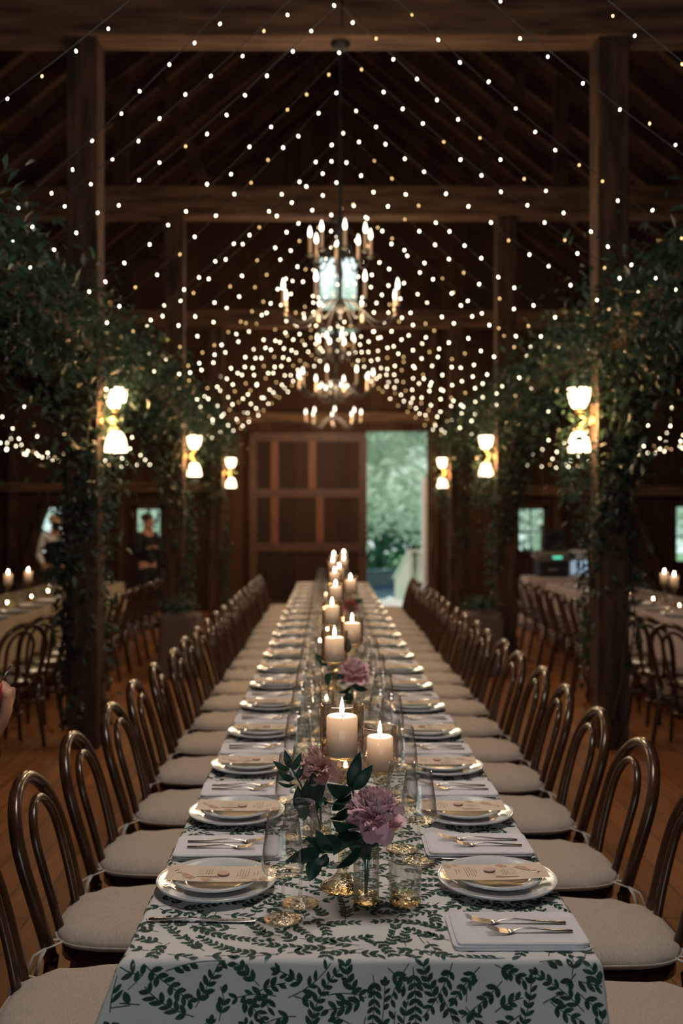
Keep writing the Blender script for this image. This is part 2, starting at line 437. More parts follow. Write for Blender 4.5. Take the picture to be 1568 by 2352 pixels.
for i, yb in enumerate(BENTS):
    w = ['beside the camera', 'nearest in view', 'second in view', 'third in view'][i]
    for x in (PXL, PXR):
        mb = MB().box((x, yb, BZ[i] / 2), (.22, .22, BZ[i]))
        struct('timber_post', mb, M['timber'], label='square aged timber post on the %s of the aisle, %s' % (pl[x], w), cat='post', bev=.012)
    mb = MB().box((.15, yb, BZ[i] + .165), (7.6, .24, .33)) if i < 3 else MB().box((.15, yb, BZ[i] + .13), (8.4, .22, .26))
    struct('tie_beam', mb, M['timber_x'], label='heavy timber tie beam across the aisle, %s' % w, cat='beam', bev=.012)
    for x in (-2.3, 2.6) if i < 3 else ():
        mb = MB().box((x, yb, (5.27 + roofz(x) - .1) / 2), (.15, .14, roofz(x) - .1 - 5.27))
        struct('queen_strut', mb, M['rafter'], label='upright strut from the tie beam to the roof, %s, %s side' % (w, 'left' if x < 0 else 'right'), cat='strut')
        sx = -1 if x < 0 else 1
        mb = MB().beam((.15 + sx * 1.5, yb, 5.3), (.15 + sx * 2.05, yb, 6.6), .11, .12)
        struct('diagonal_strut', mb, M['rafter'], label='slanting strut above the tie beam, %s, %s side' % (w, 'left' if x < 0 else 'right'), cat='strut')
for x in (PXL, PXR):
    mb = MB().box((x, 9.1, 2.86), (.16, 12.6, .2))
    struct('girt_beam', mb, M['timber_y'], label='long timber rail joining the %s row of posts under the greenery' % pl[x], cat='beam', bev=.01)
    for i, yb in enumerate(BENTS[1:]):
        sx = -1 if x < 0 else 1
        mb = MB().beam((x + sx * .1, yb, 2.3), (x + sx * 1.15, yb, 3.3), .12, .14)
        struct('knee_brace', mb, M['timber'], label='slanting knee brace on the outer side of the %s post, %s' % (pl[x], ['nearest', 'second', 'third'][i]), cat='brace')
n = 1
for x, z0, z1, w in ((-5.35, 0, 3.2, .14), (-4.15, 0, 3.2, .12), (-1.74, 0, 4.8, .14), (-3.5, 0, 3.2, .12), (1.80, 0, 4.8, .14), (2.9, 0, 3.2, .12), (3.9, 0, 3.2, .12), (5.05, 0, 3.2, .14)):
    struct('trim_%d' % n, MB().box((x, 16.94, (z0 + z1) / 2), (w, .12, z1 - z0)), M['timber'], label='upright wall stud on the end wall, %s from the left' % ORD[n - 1], cat='stud'); n += 1
for x0, x1, z in ((-6.4, -1.8, 2.12), (2.0, 6.7, 2.06), (-1.7, 1.8, 3.30)):
    struct('trim_%d' % n, MB().box(((x0 + x1) / 2, 16.90, z), (x1 - x0, .14, .17)), M['timber_x'], label='horizontal wall rail on the end wall, %s' % ['left aisle', 'right aisle', 'above the doors'][n - 9], cat='rail'); n += 1
for a, b in (((-5.3, .4), (-4.7, 2.0)), ((5.1, 2.0), (5.75, .4))):
    struct('trim_%d' % n, MB().beam((a[0], 16.93, a[1]), (b[0], 16.93, b[1]), .1, .1, up=(0, 1, 0)), M['timber'], label='slanting wall brace in the %s aisle' % ('left' if a[0] < 0 else 'right'), cat='brace'); n += 1
# windows
for i, (x0, x1, z0, z1, lb) in enumerate(WINS):
    o = thing('window_%d' % (i + 1), lb, 'window', ((x0 + x1) / 2, Y1, z0)); o['kind'] = 'structure'
    w, h = x1 - x0, z1 - z0; mb = MB()
    for sx in (-1, 1): mb.box((sx * (w / 2 + .02), -.01, h / 2), (.07, .06, h + .14))
    for z in (-.02, h + .02): mb.box((0, -.01, z), (w + .1, .06, .07))
    mb.obj('window_frame', M['timber'], o)
    mb = MB()
    if i != 3: mb.box((0, .05, h * .5), (.022, .03, h))
    mb.box((0, .05, h * .45), (w, .03, .022))
    mb.obj('muntin', M['timber'], o)
    mb = MB().box((0, .06, h / 2), (w, .006, h)); mb.obj('pane', M['window'], o)
# sliding barn door beside the open doorway
o = thing('door_1', 'closed reddish board barn door panel left of the bright doorway', 'door', (-.331, 16.93, 0)); o['kind'] = 'structure'
mb = MB().box((0, 0, 1.53), (1.965, .05, 3.06)); mb.obj('door_panel', M['door'], o)
mb = MB()
for z in (.12, 1.10, 2.02, 2.97): mb.box((0, -.04, z), (1.965, .035, .15))
mb.obj('door_rail', M['doorrail'], o)
for x, z0, z1 in ((-.93, .1, 2.95), (.93, .1, 2.95), (-.565, 2.09, 2.9), (.07, 2.09, 2.9), (-.565, 1.17, 1.95), (.20, 1.17, 1.95)):
    MB().box((x, -.042, (z0 + z1) / 2), (.13, .035, z1 - z0)).obj('door_stile', M['doorrail'] if abs(x) > .9 else M['doorstile'], o)
mb = MB().tube([(.93, -.06, .95), (.93, -.10, .97), (.93, -.10, 1.10), (.93, -.06, 1.12)], .012, 8); mb.obj('door_handle', M['iron'], o)
# white edge of the opened door leaf and threshold
o = thing('door_2', 'white painted edge of the door standing open in the doorway', 'door', (1.675, 17.25, 0)); o['kind'] = 'structure'
MB().box((0, 0, 1.15), (.07, .26, 2.3)).obj('door_leaf', M['white'], o)
struct('trim_%d' % n, MB().box((1.18, 17.08, .012), (1.05, .3, .025)), M['deck'], label='pale threshold of the open doorway', cat='threshold')

# ---------------------------------------------------------------- outside
struct('ground', MB().box((0, 30, -1.3), (120, 100, .1)), M['grass'], label='grass outside the barn', cat='ground')
o = thing('porch', 'pale timber porch outside the open doorway', 'porch', (1.2, 18.4, 0)); o['kind'] = 'structure'
MB().box((0, 0, -.06), (2.6, 2.4, .12)).obj('deck_boards', M['deck'], o)
mb = MB()
for x in (-1.2, 1.2):
    for y in (-1.1, 1.1): mb.box((x, y, -.68), (.1, .1, 1.14))
mb.obj('porch_legs', M['deck'], o)
o = thing('stair_railing', 'cream painted railing descending beside the porch steps outside', 'railing', (0, 0, 0))
a = Vector((1.62, 19.55, .95)); b = Vector((1.48, 21.8, .28))
MB().beam(a, (2.45, 19.55, .95), .09, .05).obj('top_rail', M['railp'], o)
MB().beam(a, b, .09, .05).obj('sloping_rail', M['railp'], o)
for i in range(6):
    x = 1.64 + i * .15
    MB().box((x, 19.55, .46), (.075, .04, .93)).obj('baluster', M['railp'], o)
for i in range(14):
    p = a.lerp(b, (i + .3) / 14)
    MB().box((p.x, p.y, p.z - .51), (.04, .12, 1.0)).obj('baluster', M['railp'], o)
# car
o = thing('parked_car', 'dark blue car parked on the grass outside the doorway', 'car', (1.0, 27.5, -1.25), .55)
mb = MB()
prof = [(-2.1, .35), (-2.15, .75), (-1.75, .92), (-1.0, .98), (-.45, 1.42), (.95, 1.45), (1.55, 1.02), (2.1, .95), (2.15, .4)]
nn = len(prof)
for sx in (-1, 1):
    mb.add([(sx * (.85 if z < 1.1 else .68), y, z) for y, z in prof], [tuple(range(nn)) if sx > 0 else tuple(range(nn - 1, -1, -1))], 0, False)
vs = []
for y, z in prof: vs += [(-(.85 if z < 1.1 else .68), y, z), ((.85 if z < 1.1 else .68), y, z)]
mb.add(vs, [(2 * i, 2 * i + 1, 2 * i + 3, 2 * i + 2) for i in range(nn - 1)] + [(0, 2 * nn - 2, 2 * nn - 1, 1)], 0, False)
bevel(mb.obj('car_body', M['car'], o), .06, 3)
MB().add([(-.66, -.97, 1.03), (.66, -.97, 1.03), (.58, -.5, 1.39), (-.58, -.5, 1.39)], [(0, 1, 2, 3)], 0, False).obj('windscreen', M['carglass'], o)
for sx in (-1, 1):
    MB().add([(sx * .80, -.75, 1.06), (sx * .80, 1.2, 1.06), (sx * .70, .85, 1.38), (sx * .70, -.45, 1.38)], [(0, 1, 2, 3)], 0, False).obj('side_window', M['carglass'], o)
    MB().lathe([(0, -.06), (.12, -.05), (.15, 0), (0, .06)], 16, (0, 0, 0)).obj('headlight', M['headlight'], o).location = (sx * .6, -2.1, .78)
    for y in (-1.35, 1.35):
        w = MB().lathe([(0, -.1), (.2, -.11), (.32, -.09), (.34, 0), (.32, .09), (.2, .11), (0, .1)], 24).obj('wheel', M['tyre'], o)
        w.rotation_euler = (0, PI / 2, 0); w.location = (sx * .78, y, .34)
# trees
def tree(x, y, h, rad, mat, label, n, lsz, z0=.8, ground=-1.25):
    o = thing('tree', label, 'tree', (x, y, ground), group='trees outside the barn')
    MB().tube([(0, 0, 0), (.05, 0, h * .3), (-.1, .05, h * .7)], [.3, .22, .08], 10).obj('trunk', M['bark'], o)
    mb = MB(); rr = random.Random(int(x * 31 + y * 7))
    blobs = []
    for _ in range(34):
        a = rr.random() * 2 * PI; q = rr.random() ** .5
        blobs.append((Vector((math.cos(a) * q * rad, math.sin(a) * q * rad, z0 + (h - z0) * rr.random() ** .8)), rad * rr.uniform(.28, .5)))
    for _ in range(n):
        c, r = rr.choice(blobs)
        d = Vector((rr.gauss(0, 1), rr.gauss(0, 1), rr.gauss(0, 1))).normalized()
        p = c + d * r * rr.uniform(.6, 1.0)
        dd = Vector((rr.gauss(0, 1), rr.gauss(0, 1), rr.gauss(0, .6) - .2))
        mb.leaf(p, dd, d, lsz * rr.uniform(.7, 1.3), lsz * .6, 0, max(0, min(1, .5 + .5 * d.z * .8 + rr.gauss(0, .2))))  # leaf colour paler on upward sides of each clump: daylight painted in
    mb.obj('crown', mat, o)
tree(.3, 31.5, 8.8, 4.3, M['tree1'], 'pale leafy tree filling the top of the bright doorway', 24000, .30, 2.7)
tree(2.8, 54, 13, 5.0, M['tree2'], 'dark green tree low down behind the parked car', 14000, .48, .2)
tree(9.0, 41.5, 11, 4.2, M['tree1'], 'pale leafy tree seen through the window above the mixing desk', 8000, .36, .6)
tree(-7.4, 40, 11, 4.0, M['tree1'], 'pale leafy tree seen through the small left aisle window', 8000, .36, .6)
tree(20.5, 49, 11, 4.5, M['tree1'], 'pale leafy tree seen through the tall right window', 6000, .38, .6)
tree(-16.5, 47, 11, 4.5, M['tree2'], 'dark green tree seen through the narrow left window', 6000, .38, .6)
# ---------------------------------------------------------------- long table and its cloth
TX0, TX1, TY0, TY1, TZ = -.395, .525, 1.907, 13.0, .762
TCX = (TX0 + TX1) / 2
o = thing('dining_table', 'very long wooden dining table hidden under the green leaf print cloth', 'table', (TCX, (TY0 + TY1) / 2, 0))
MB().box((0, 0, .735), (TX1 - TX0 - .05, TY1 - TY0 - .05, .035)).obj('tabletop', M['timber_y'], o)
for y in [-5.35, -3.2, -1.07, 1.07, 3.2, 5.35]:
    for sx in (-1, 1):
        MB().tube([(sx * .34, y, 0), (sx * .34, y, .72)], .022, 10).obj('leg', M['iron'], o)
def make_cloth(name, x0, x1, y0, y1, tz, drop, mats, pattern, label, seed, fold=.010, group=None, flares={}):
    rr = random.Random(seed)
    rad = .012; cr = .02
    corners = [(x0, y0), (x1, y0), (x1, y1), (x0, y1)]
    def disp(s, e, u, FL=(1, 1), LS=1e9):
        """outward offset at depth s below the top, distance e to the nearest corner, arc position u"""
        t = max(0, s) / drop
        return .012 * t + fold * t * math.sin(u * 17 + 1.3 * math.sin(u * 3.1)) + .075 * FL[int(u > LS / 2)] * math.exp(-(e / .07) ** 2) * t
    def ringpt(side, u, s):
        L = (x1 - x0) if side in (0, 2) else (y1 - y0)
        nrm = [(0, -1), (1, 0), (0, 1), (-1, 0)][side]
        tan = [(1, 0), (0, 1), (-1, 0), (0, -1)][side]
        cx, cy = corners[side]
        if s < rad * PI / 2:
            a = s / rad; out = -rad + rad * math.sin(a); z = tz - rad + rad * math.cos(a)
        else:
            out = 0; z = tz - rad - (s - rad * PI / 2)
        e = min(u, L - u)
        fl = flares.get(side, (1, 1)); out += disp(s, e, u + side * 3.3, (fl[int(u > L / 2)],) * 2)
        sh = 0
        if u < .3: sh = -.075 * fl[0] * math.exp(-(u / .07) ** 2) * max(0, s) / drop
        elif L - u < .3: sh = .075 * fl[1] * math.exp(-((L - u) / .07) ** 2) * max(0, s) / drop
        k = rad if s < 1e-6 else 0
        uu = u + sh
        return Vector((cx + tan[0] * uu + nrm[0] * out, cy + tan[1] * uu + nrm[1] * out, z))
    mb = MB()
    per = []
    for side in range(4):
        L = (x1 - x0) if side in (0, 2) else (y1 - y0)
        st = .02 if side in (0, 2) else .06
        us = [0, .004, .012] ; u = .03
        while u < L - .03: us.append(u); u += st
        us += [L - .03, L - .012, L - .004]
        # keep the rounded lip inside the corner
        per += [(side, min(max(u, rad), L - rad) if False else u) for u in us]
    ss = [0, .004, .008, .0125, rad * PI / 2] + [rad * PI / 2 + drop * k / 12 for k in range(1, 13)]
    vs = []; fs = []; N = len(per)
    for s in ss:
        for side, u in per:
            L = (x1 - x0) if side in (0, 2) else (y1 - y0)
            v = ringpt(side, u, s)
            # inset the lip at the ends so the four sides meet
            a = min(1, s / (rad * PI / 2)); ins = rad * (1 - math.sin(a * PI / 2))
            tan = [(1, 0), (0, 1), (-1, 0), (0, -1)][side]
            if u < ins: v += Vector((tan[0], tan[1], 0)) * (ins - u)
            elif L - u < ins: v -= Vector((tan[0], tan[1], 0)) * (ins - (L - u))
            vs.append(v)
    for i in range(len(ss) - 1):
        for k in range(N):
            k2 = (k + 1) % N
            fs.append((i * N + k, (i + 1) * N + k, (i + 1) * N + k2, i * N + k2))
    mb.add(vs, fs, 0, True)
    mb.add([vs[k] for k in range(N)], [tuple(range(N))], 0, False)
    if pattern:
        def placer(region):
            if region == 'top':
                return lambda a, b: Vector((x0 + a, y0 + b, tz + .0006))
            side = region
            def f(a, b):
                v = ringpt(side, a, b); nrm = Vector([(0, -1, 0), (1, 0, 0), (0, 1, 0), (-1, 0, 0)][side])
                return v + nrm * .0016 + Vector((0, 0, .0006 if b < .02 else 0))
            return f
        occ = set()
        def grow(region, W, H, dens, a0=None):
            f = placer(region)
            cell = .0098
            def free(a, b): return 0.004 < a < W - .004 and 0.006 < b < H - .004 and (region, int(a / cell), int(b / cell)) not in occ
            def mark(a, b): occ.add((region, int(a / cell), int(b / cell)))
            def leaf(a, b, ang, L, wd):
                ca, sa = math.cos(ang), math.sin(ang)
                pts = []
                for t, w in ((0, 0), (.22, .75), (.5, 1), (.78, .72), (1, .1), (.78, -.72), (.5, -1), (.22, -.75)):
                    pts.append((a + ca * L * t - sa * wd * .5 * w, b + sa * L * t + ca * wd * .5 * w))
                if not all(.001 < p[0] < W - .001 and .001 < p[1] < H - .001 for p in pts): return
                if not free(a + ca * L * .75, b + sa * L * .75): return
                mb.add([f(*p) for p in pts], [tuple(range(8))], 1, False)
                for t in (.3, .75): mark(a + ca * L * t, b + sa * L * t)
            def stem(path):
                vs = []
                for i, (a, b, ang) in enumerate(path):
                    w = .0009
                    vs += [f(a - math.sin(ang) * w, b + math.cos(ang) * w), f(a + math.sin(ang) * w, b - math.cos(ang) * w)]
                mb.add(vs, [(2 * i, 2 * i + 1, 2 * i + 3, 2 * i + 2) for i in range(len(path) - 1)], 1, False)
            n = int(W * H * dens)
            for j in range(n):
                a, b = rr.uniform(.01, W - .01), rr.uniform(.008, H - .008)
                if not free(a, b): continue
                ang = rr.uniform(0, 2 * PI); cur = rr.uniform(-8, 8); step = .0150
                path = []; m = rr.randint(4, 15)
                for i in range(m):
                    if not free(a, b): break
                    path.append((a, b, ang))
                    a += math.cos(ang) * step; b += math.sin(ang) * step; ang += cur * step
                if len(path) < 3: continue
                for p in path: mark(p[0], p[1])
                stem(path)
                for i, (pa, pb, pang) in enumerate(path):
                    if i == 0 and m > 5: continue
                    k = 1 - .35 * i / m
                    for sg in (-1, 1):
                        leaf(pa, pb, pang + sg * rr.uniform(.55, .85), rr.uniform(.020, .027) * k, rr.uniform(.0092, .0122) * k)
                pa, pb, pang = path[-1]
                leaf(pa, pb, pang, .020, .0095)
        W, H = x1 - x0, y1 - y0
        grow('top', W, H, pattern)
        for side, L in ((0, W), (1, H), (2, W), (3, H)):
            if side in (1, 3): grow(side, L, drop, pattern * .8)
            else: grow(side, L, drop, pattern * 1.2)
    ob = mb.obj(name, mats, None, label=label, cat='tablecloth', group=group)
    return ob
make_cloth('printed_tablecloth', TX0, TX1, TY0, TY1, TZ, .22, [M['cloth'], M['print']], 1500,
           'white tablecloth printed with dark green leafy sprigs over the long table', 3, flares={0: (1, .25), 1: (.25, 1)})
TOP = TZ + .0012

# ---------------------------------------------------------------- bentwood chairs
def make_chair(name='bentwood_chair', cushion=True):
    t = thing(name, '', 'chair')
    def hoop(hw0, hw1, zbase, zs, ztop, y0, lean, r, back=-1):
        pts = []
        def yy(z): return y0 - lean * max(0, (z - zbase) / (.89 - zbase)) ** 1.15
        for i in range(7):
            z = zbase + (zs - zbase) * i / 6
            w = hw0 + (hw1 - hw0) * math.sin(i / 6 * PI / 2)
            pts.append((-w, yy(z), z))
        for i in range(1, 16):
            a = PI * i / 16
            z = zs + (ztop - zs) * math.sin(a)
            pts.append((-hw1 * math.cos(a), yy(z), z))
        for i in range(6, -1, -1):
            z = zbase + (zs - zbase) * i / 6
            w = hw0 + (hw1 - hw0) * math.sin(i / 6 * PI / 2)
            pts.append((w, yy(z), z))
        return pts
    MB().tube(hoop(.165, .190, .43, .69, .875, -.2, .13, 0), .0185, 12).obj('back_hoop', M['bent'], t)
    MB().tube(hoop(.082, .105, .455, .70, .820, -.192, .115, 0), .0125, 10).obj('inner_hoop', M['bent'], t)
    def outline(k=1.0, n=28):
        pts = []
        for i in range(n):
            a = 2 * PI * i / n
            c, s_ = math.cos(a), math.sin(a)
            e = .62
            x = math.copysign(abs(c) ** e, c); y = math.copysign(abs(s_) ** e, s_)
            w = .185 + .02 * (y + 1) / 2
            pts.append((x * w * k, -.005 + y * .195 * k))
        return pts
    mb = MB(); P = outline()
    rings = [(.93, .425), (1, .430), (1, .462), (.93, .466)]
    vs = [(x * k, y * k, z) for k, z in rings for x, y in P]; n = len(P)
    mb.add(vs, [(i * n + k, i * n + (k + 1) % n, (i + 1) * n + (k + 1) % n, (i + 1) * n + k) for i in range(3) for k in range(n)] + [tuple(range(n - 1, -1, -1)), tuple(3 * n + k for k in range(n))], 0, True)
    mb.obj('seat', M['bent'], t)
    if cushion: add_cushion(t, outline)
    for sx in (-1, 1):
        MB().tube([(sx * .165, -.2, .45), (sx * .172, -.215, .3), (sx * .185, -.27, 0)], [.0185, .017, .014], 10).obj('leg', M['bent'], t)
        MB().tube([(sx * .155, .135, .43), (sx * .162, .15, .3), (sx * .178, .18, 0)], [.019, .016, .013], 10).obj('leg', M['bent'], t)
    MB().tube([(.14 * math.cos(2 * PI * i / 24), -.03 + .155 * math.sin(2 * PI * i / 24), .25) for i in range(24)], .009, 8, closed=True).obj('leg_ring', M['bent'], t)
    return t
def add_cushion(t, outline):
    mb = MB(); P = outline(1.03, 40); rc = random.Random(2)
    rings = [(.90, .467), (1.0, .472), (1.035, .484), (1.0, .496), (.9, .507), (.7, .513), (.4, .516)]
    n = len(P); vs = []
    for ki, (k, z) in enumerate(rings):
        for j, (x, y) in enumerate(P):
            q = .0035 * math.sin(j * 1.7) * (1 if ki in (3, 4, 5) else .3)
            vs.append((x * k, y * k, z + q))
    mb.add(vs, [(i * n + k, i * n + (k + 1) % n, (i + 1) * n + (k + 1) % n, (i + 1) * n + k) for i in range(len(rings) - 1) for k in range(n)] + [tuple(range(n - 1, -1, -1)), tuple((len(rings) - 1) * n + k for k in range(n))], 0, True)
    cu = mb.obj('seat_cushion', M['linen'], t)
    MB().tube([(x * 1.042, y * 1.042, .484) for x, y in P], .0035, 6, closed=True).obj('piping', M['linen'], cu)
    for sx in (-1, 1):
        mb = MB()
        mb.tube([(sx * .15, -.165, .486), (sx * .172, -.18, .484), (sx * .192, -.205, .48), (sx * .168, -.228, .478), (sx * .145, -.21, .482), (sx * .15, -.185, .485)], .006, 5, flat=.35)
        mb.tube([(sx * .19, -.21, .48), (sx * .215, -.235, .47), (sx * .228, -.25, .43), (sx * .226, -.255, .385), (sx * .232, -.25, .33)], .007, 5, flat=.3)
        mb.tube([(sx * .19, -.21, .48), (sx * .222, -.215, .468), (sx * .232, -.222, .43), (sx * .228, -.225, .395)], .007, 5, flat=.3)
        mb.obj('cushion_tie', M['ribbon'], cu)
chair = Proto(make_chair()); bare = Proto(make_chair('bentwood_chair', False))
rj = random.Random(11)
for i in range(20):
    y = 2.27 + .533 * i
    chair.put((-.53 + rj.uniform(-.012, .012), y + rj.uniform(-.015, .015), 0), -PI / 2 + rj.uniform(-.05, .05),
              'dark bentwood chair with beige cushion, %s on the left side of the long table' % ORD[i], 'bentwood chairs along the long table')
for i in range(20):
    y = 2.19 + .525 * i
    chair.put((.715 + rj.uniform(-.012, .012), y + rj.uniform(-.015, .015), 0), PI / 2 + rj.uniform(-.05, .05),
              'dark bentwood chair with beige cushion, %s on the right side of the long table' % ORD[i], 'bentwood chairs along the long table')

# ---------------------------------------------------------------- place settings
def make_plate(name, R0, foot, rim, label_cat='plate'):
    k = R0 / .137
    prof = [(0, .004), (foot * .9, .004), (foot, 0), (foot * 1.03, .003), (R0 * .8, rim * .62), (R0 * .985, rim - .005), (R0, rim - .001), (R0 * .992, rim + .0012), (R0 * .955, rim - .001),
            (R0 * .78, rim * .62 + .003), (R0 * .70, .009), (R0 * .6, .0075), (0, .0072)]
    return MB().lathe(prof, 48).obj(name, M['porcelain'], None, cat='plate')
dinner = Proto(make_plate('dinner_plate', .137, .085, .021))
salad = Proto(make_plate('salad_plate', .103, .066, .020))
def make_menu():
    t = thing('menu_card', '', 'menu card')
    def sheet(mb, w, h, z, curl, mi=0, c=(0, 0), n=10):
        vs = []; fs = []
        for i in range(n + 1):
            x = -w / 2 + w * i / n
            for y in (-h / 2, h / 2): vs.append((c[0] + x, c[1] + y, z + curl * (x / (w / 2)) ** 2))
        for i in range(n): fs.append((2 * i, 2 * i + 2, 2 * i + 3, 2 * i + 1))
        return mb.add(vs, fs, mi, False)
    mb = MB(); sheet(mb, .232, .098, 0, .004)
    def line(x, y, L, w=.0011, ang=PI / 2):
        z = .0005 + .004 * (x / .116) ** 2
        dx, dy = math.cos(ang) * L / 2, math.sin(ang) * L / 2; px, py = -math.sin(ang) * w / 2, math.cos(ang) * w / 2
        mb.add([(x - dx - px, y - dy - py, z), (x + dx - px, y + dy - py, z), (x + dx + px, y + dy + py, z), (x - dx + px, y - dy + py, z)], [(0, 1, 2, 3)], 1, False)
    for i, (x, L) in enumerate(((-.090, .030), (-.082, .020), (-.068, .055), (-.062, .050), (-.056, .058), (-.050, .046), (-.044, .03))):
        line(x, .005 * math.sin(i * 2.3), L)
    for x, y, r in ((-.105, .035, .010), (-.086, .041, .007), (.070, .018, .012), (.060, .026, .009), (.078, .006, .007), (.020, .040, .010), (.03, .036, .006)):
        vs = [(x + r * math.cos(a * PI / 4) * (1 + .3 * math.sin(a * 2.1)), y + r * math.sin(a * PI / 4) * (1 + .25 * math.cos(a * 3)), .0005 + .004 * (x / .116) ** 2) for a in range(8)]
        mb.add(vs, [tuple(range(8))], 2, False)
    for x, y, an in ((.09, 0, .3), (.098, -.012, .9)): line(x, y, .012, .003, an)
    mb.obj('menu_sheet', [M['card'], M['ink'], M['blush']], t)
    mb = MB(); sheet(mb, .052, .054, .0016, 0, 0, (.022, -.006), 1)
    for x, L in ((.016, .026), (.022, .034), (.028, .022)):
        mb.add([(x - .0005, -.006 - L / 2, .0019), (x + .0005, -.006 - L / 2, .0019), (x + .0005, -.006 + L / 2, .0019), (x - .0005, -.006 + L / 2, .0019)], [(0, 1, 2, 3)], 1, False)
    mb.obj('place_card', [M['card2'], M['ink']], t)
    mb = MB(); vs = [(.014 * math.cos(a * PI / 8) * (1 + .06 * math.sin(a * 2.4)), .013 * math.sin(a * PI / 8), 0) for a in range(16)]
    vs2 = [(x * .95, y * .95, .0022) for x, y, z in vs]
    mb.add(vs + vs2, [tuple(range(16, 32))] + [(k, (k + 1) % 16, (k + 1) % 16 + 16, k + 16) for k in range(16)], 0, False)
    s_ = mb.obj('seal', M['seal'], t); s_.location = (-.012, .006, .003)
    return t
menu = Proto(make_menu())
def make_napkin():
    mb = MB(); rr = random.Random(5)
    for q, (w, h, z0, z1, dx, dy) in enumerate(((.272, .166, 0, .004, 0, 0), (.268, .163, .0042, .0082, -.003, .001), (.262, .160, .0084, .013, .002, .002))):
        n = 24; vs = []
        for k in range(4):
            z = [z0, z0 + (z1 - z0) * .3, z0 + (z1 - z0) * .75, z1][k]; ins = [.001, 0, .0005, .004][k]
            for i in range(n):
                a = 2 * PI * (i + .5) / n; c, s_ = math.cos(a), math.sin(a); e = .12
                x = math.copysign(abs(c) ** e, c) * (w / 2 - ins); y = math.copysign(abs(s_) ** e, s_) * (h / 2 - ins)
                vs.append((x + dx, y + dy, z + .0006 * math.sin(i * 1.9 + q)))
        mb.add(vs, [(i * n + k, i * n + (k + 1) % n, (i + 1) * n + (k + 1) % n, (i + 1) * n + k) for i in range(3) for k in range(n)] + [tuple(3 * n + k for k in range(n)), tuple(range(n - 1, -1, -1))], 0, False)
    return mb.obj('folded_napkin', M['napkin'], None, cat='napkin')
napkin = Proto(make_napkin())
def bar_profile(mb, secs, mi=0):
    """secs: (x, half width, z, half thickness)"""
    vs = []
    for x, w, z, h in secs:
        vs += [(x, -w, z), (x, -w * .55, z + h), (x, w * .55, z + h), (x, w, z), (x, w * .55, z - h * .6), (x, -w * .55, z - h * .6)]
    fs = []
    for i in range(len(secs) - 1):
        for k in range(6):
            k2 = (k + 1) % 6
            fs.append((i * 6 + k, (i + 1) * 6 + k, (i + 1) * 6 + k2, i * 6 + k2))
    fs += [tuple(range(6)), tuple((len(secs) - 1) * 6 + k for k in range(5, -1, -1))]
    mb.add(vs, fs, mi, True)
def make_fork(L, name):
    mb = MB(); k = L / .2
    bar_profile(mb, [(0, .004, .0035, .0014), (.006 * k, .0062, .0035, .0018), (.05 * k, .0055, .0045, .0018), (.095 * k, .0036, .0085, .0018), (.12 * k, .0026, .0085, .0016), (.132 * k, .004, .006, .0014), (.142 * k, .0095, .0038, .0012), (.152 * k, .0118, .0032, .0012)])
    for j in range(4):
        y = -.0098 + j * .00653
        vs = []
        for x, z, w in ((.150, .0032, .0021), (.17, .0052, .0018), (.187, .010, .0015), (.2, .0155, .0008)):
            vs += [(x * k, y - w, z), (x * k, y + w, z), (x * k, y + w, z + .0014), (x * k, y - w, z + .0014)]
        fs = [(i * 4 + a, (i + 1) * 4 + a, (i + 1) * 4 + (a + 1) % 4, i * 4 + (a + 1) % 4) for i in range(3) for a in range(4)] + [(12, 13, 14, 15)]
        mb.add(vs, fs, 0, False)
    return mb.obj(name, M['steel'], None, cat='fork')
def make_knife():
    mb = MB()
    bar_profile(mb, [(0, .004, .0035, .002), (.008, .0068, .004, .0028), (.06, .006, .004, .0028), (.105, .0045, .004, .0026), (.112, .0062, .0036, .0014), (.16, .0088, .0030, .0010), (.20, .0085, .0028, .0009), (.222, .0045, .0028, .0007), (.232, .0006, .0028, .0005)])
    return mb.obj('table_knife', M['steel'], None, cat='knife')
dfork = Proto(make_fork(.205, 'dinner_fork')); sfork = Proto(make_fork(.175, 'salad_fork')); knife = Proto(make_knife())
GP = [(.0385, .1005), (.0435, .106), (.0455, .118), (.0425, .150), (.0365, .190), (.0325, .222)]
FOOT = [(0, .0), (.040, .0), (.0412, .0012), (.038, .0030), (.015, .0055), (.0055, .010), (.0036, .022)]
STEM = [(.0036, .022), (.0033, .055), (.0036, .088), (.0075, .0965), (.02, .0985), (.0385, .1005)]
def make_glass(split):
    if split:
        t = thing('wine_glass', '', 'wine glass')
        MB().lathe(GP + [(.0318, .222), (.0358, .19), (.0418, .15), (.0447, .118)], 36).obj('bowl', M['glass'], t)
        MB().lathe(STEM, 20).obj('stem', M['glassbase'], t)
        MB().lathe(FOOT, 36).obj('foot', M['glassbase'], t)
        return t
    mb = MB().lathe(GP, 28, mi=0); mb.lathe(STEM, 16, mi=1); mb.lathe(FOOT, 28, mi=1)
    return mb.obj('wine_glass', [M['glass'], M['glassbase']], None, cat='wine glass')
glassA = Proto(make_glass(True)); glassB = Proto(make_glass(False))
def make_tumbler():
    t = thing('cut_tumbler', '', 'tumbler')
    MB().lathe([(.0345, .012), (.0355, .05), (.0350, .078), (.0345, .092), (.0325, .092), (.0325, .04), (.031, .018)], 48, flute=(.035, 12, .010, .08), smooth=False).obj('cup', M['cut'], t)
    MB().lathe([(0, 0), (.033, 0), (.0345, .004), (.0345, .012), (.031, .018), (0, .016)], 36).obj('base', M['amberbase'], t)
    return t
tumbler = Proto(make_tumbler())
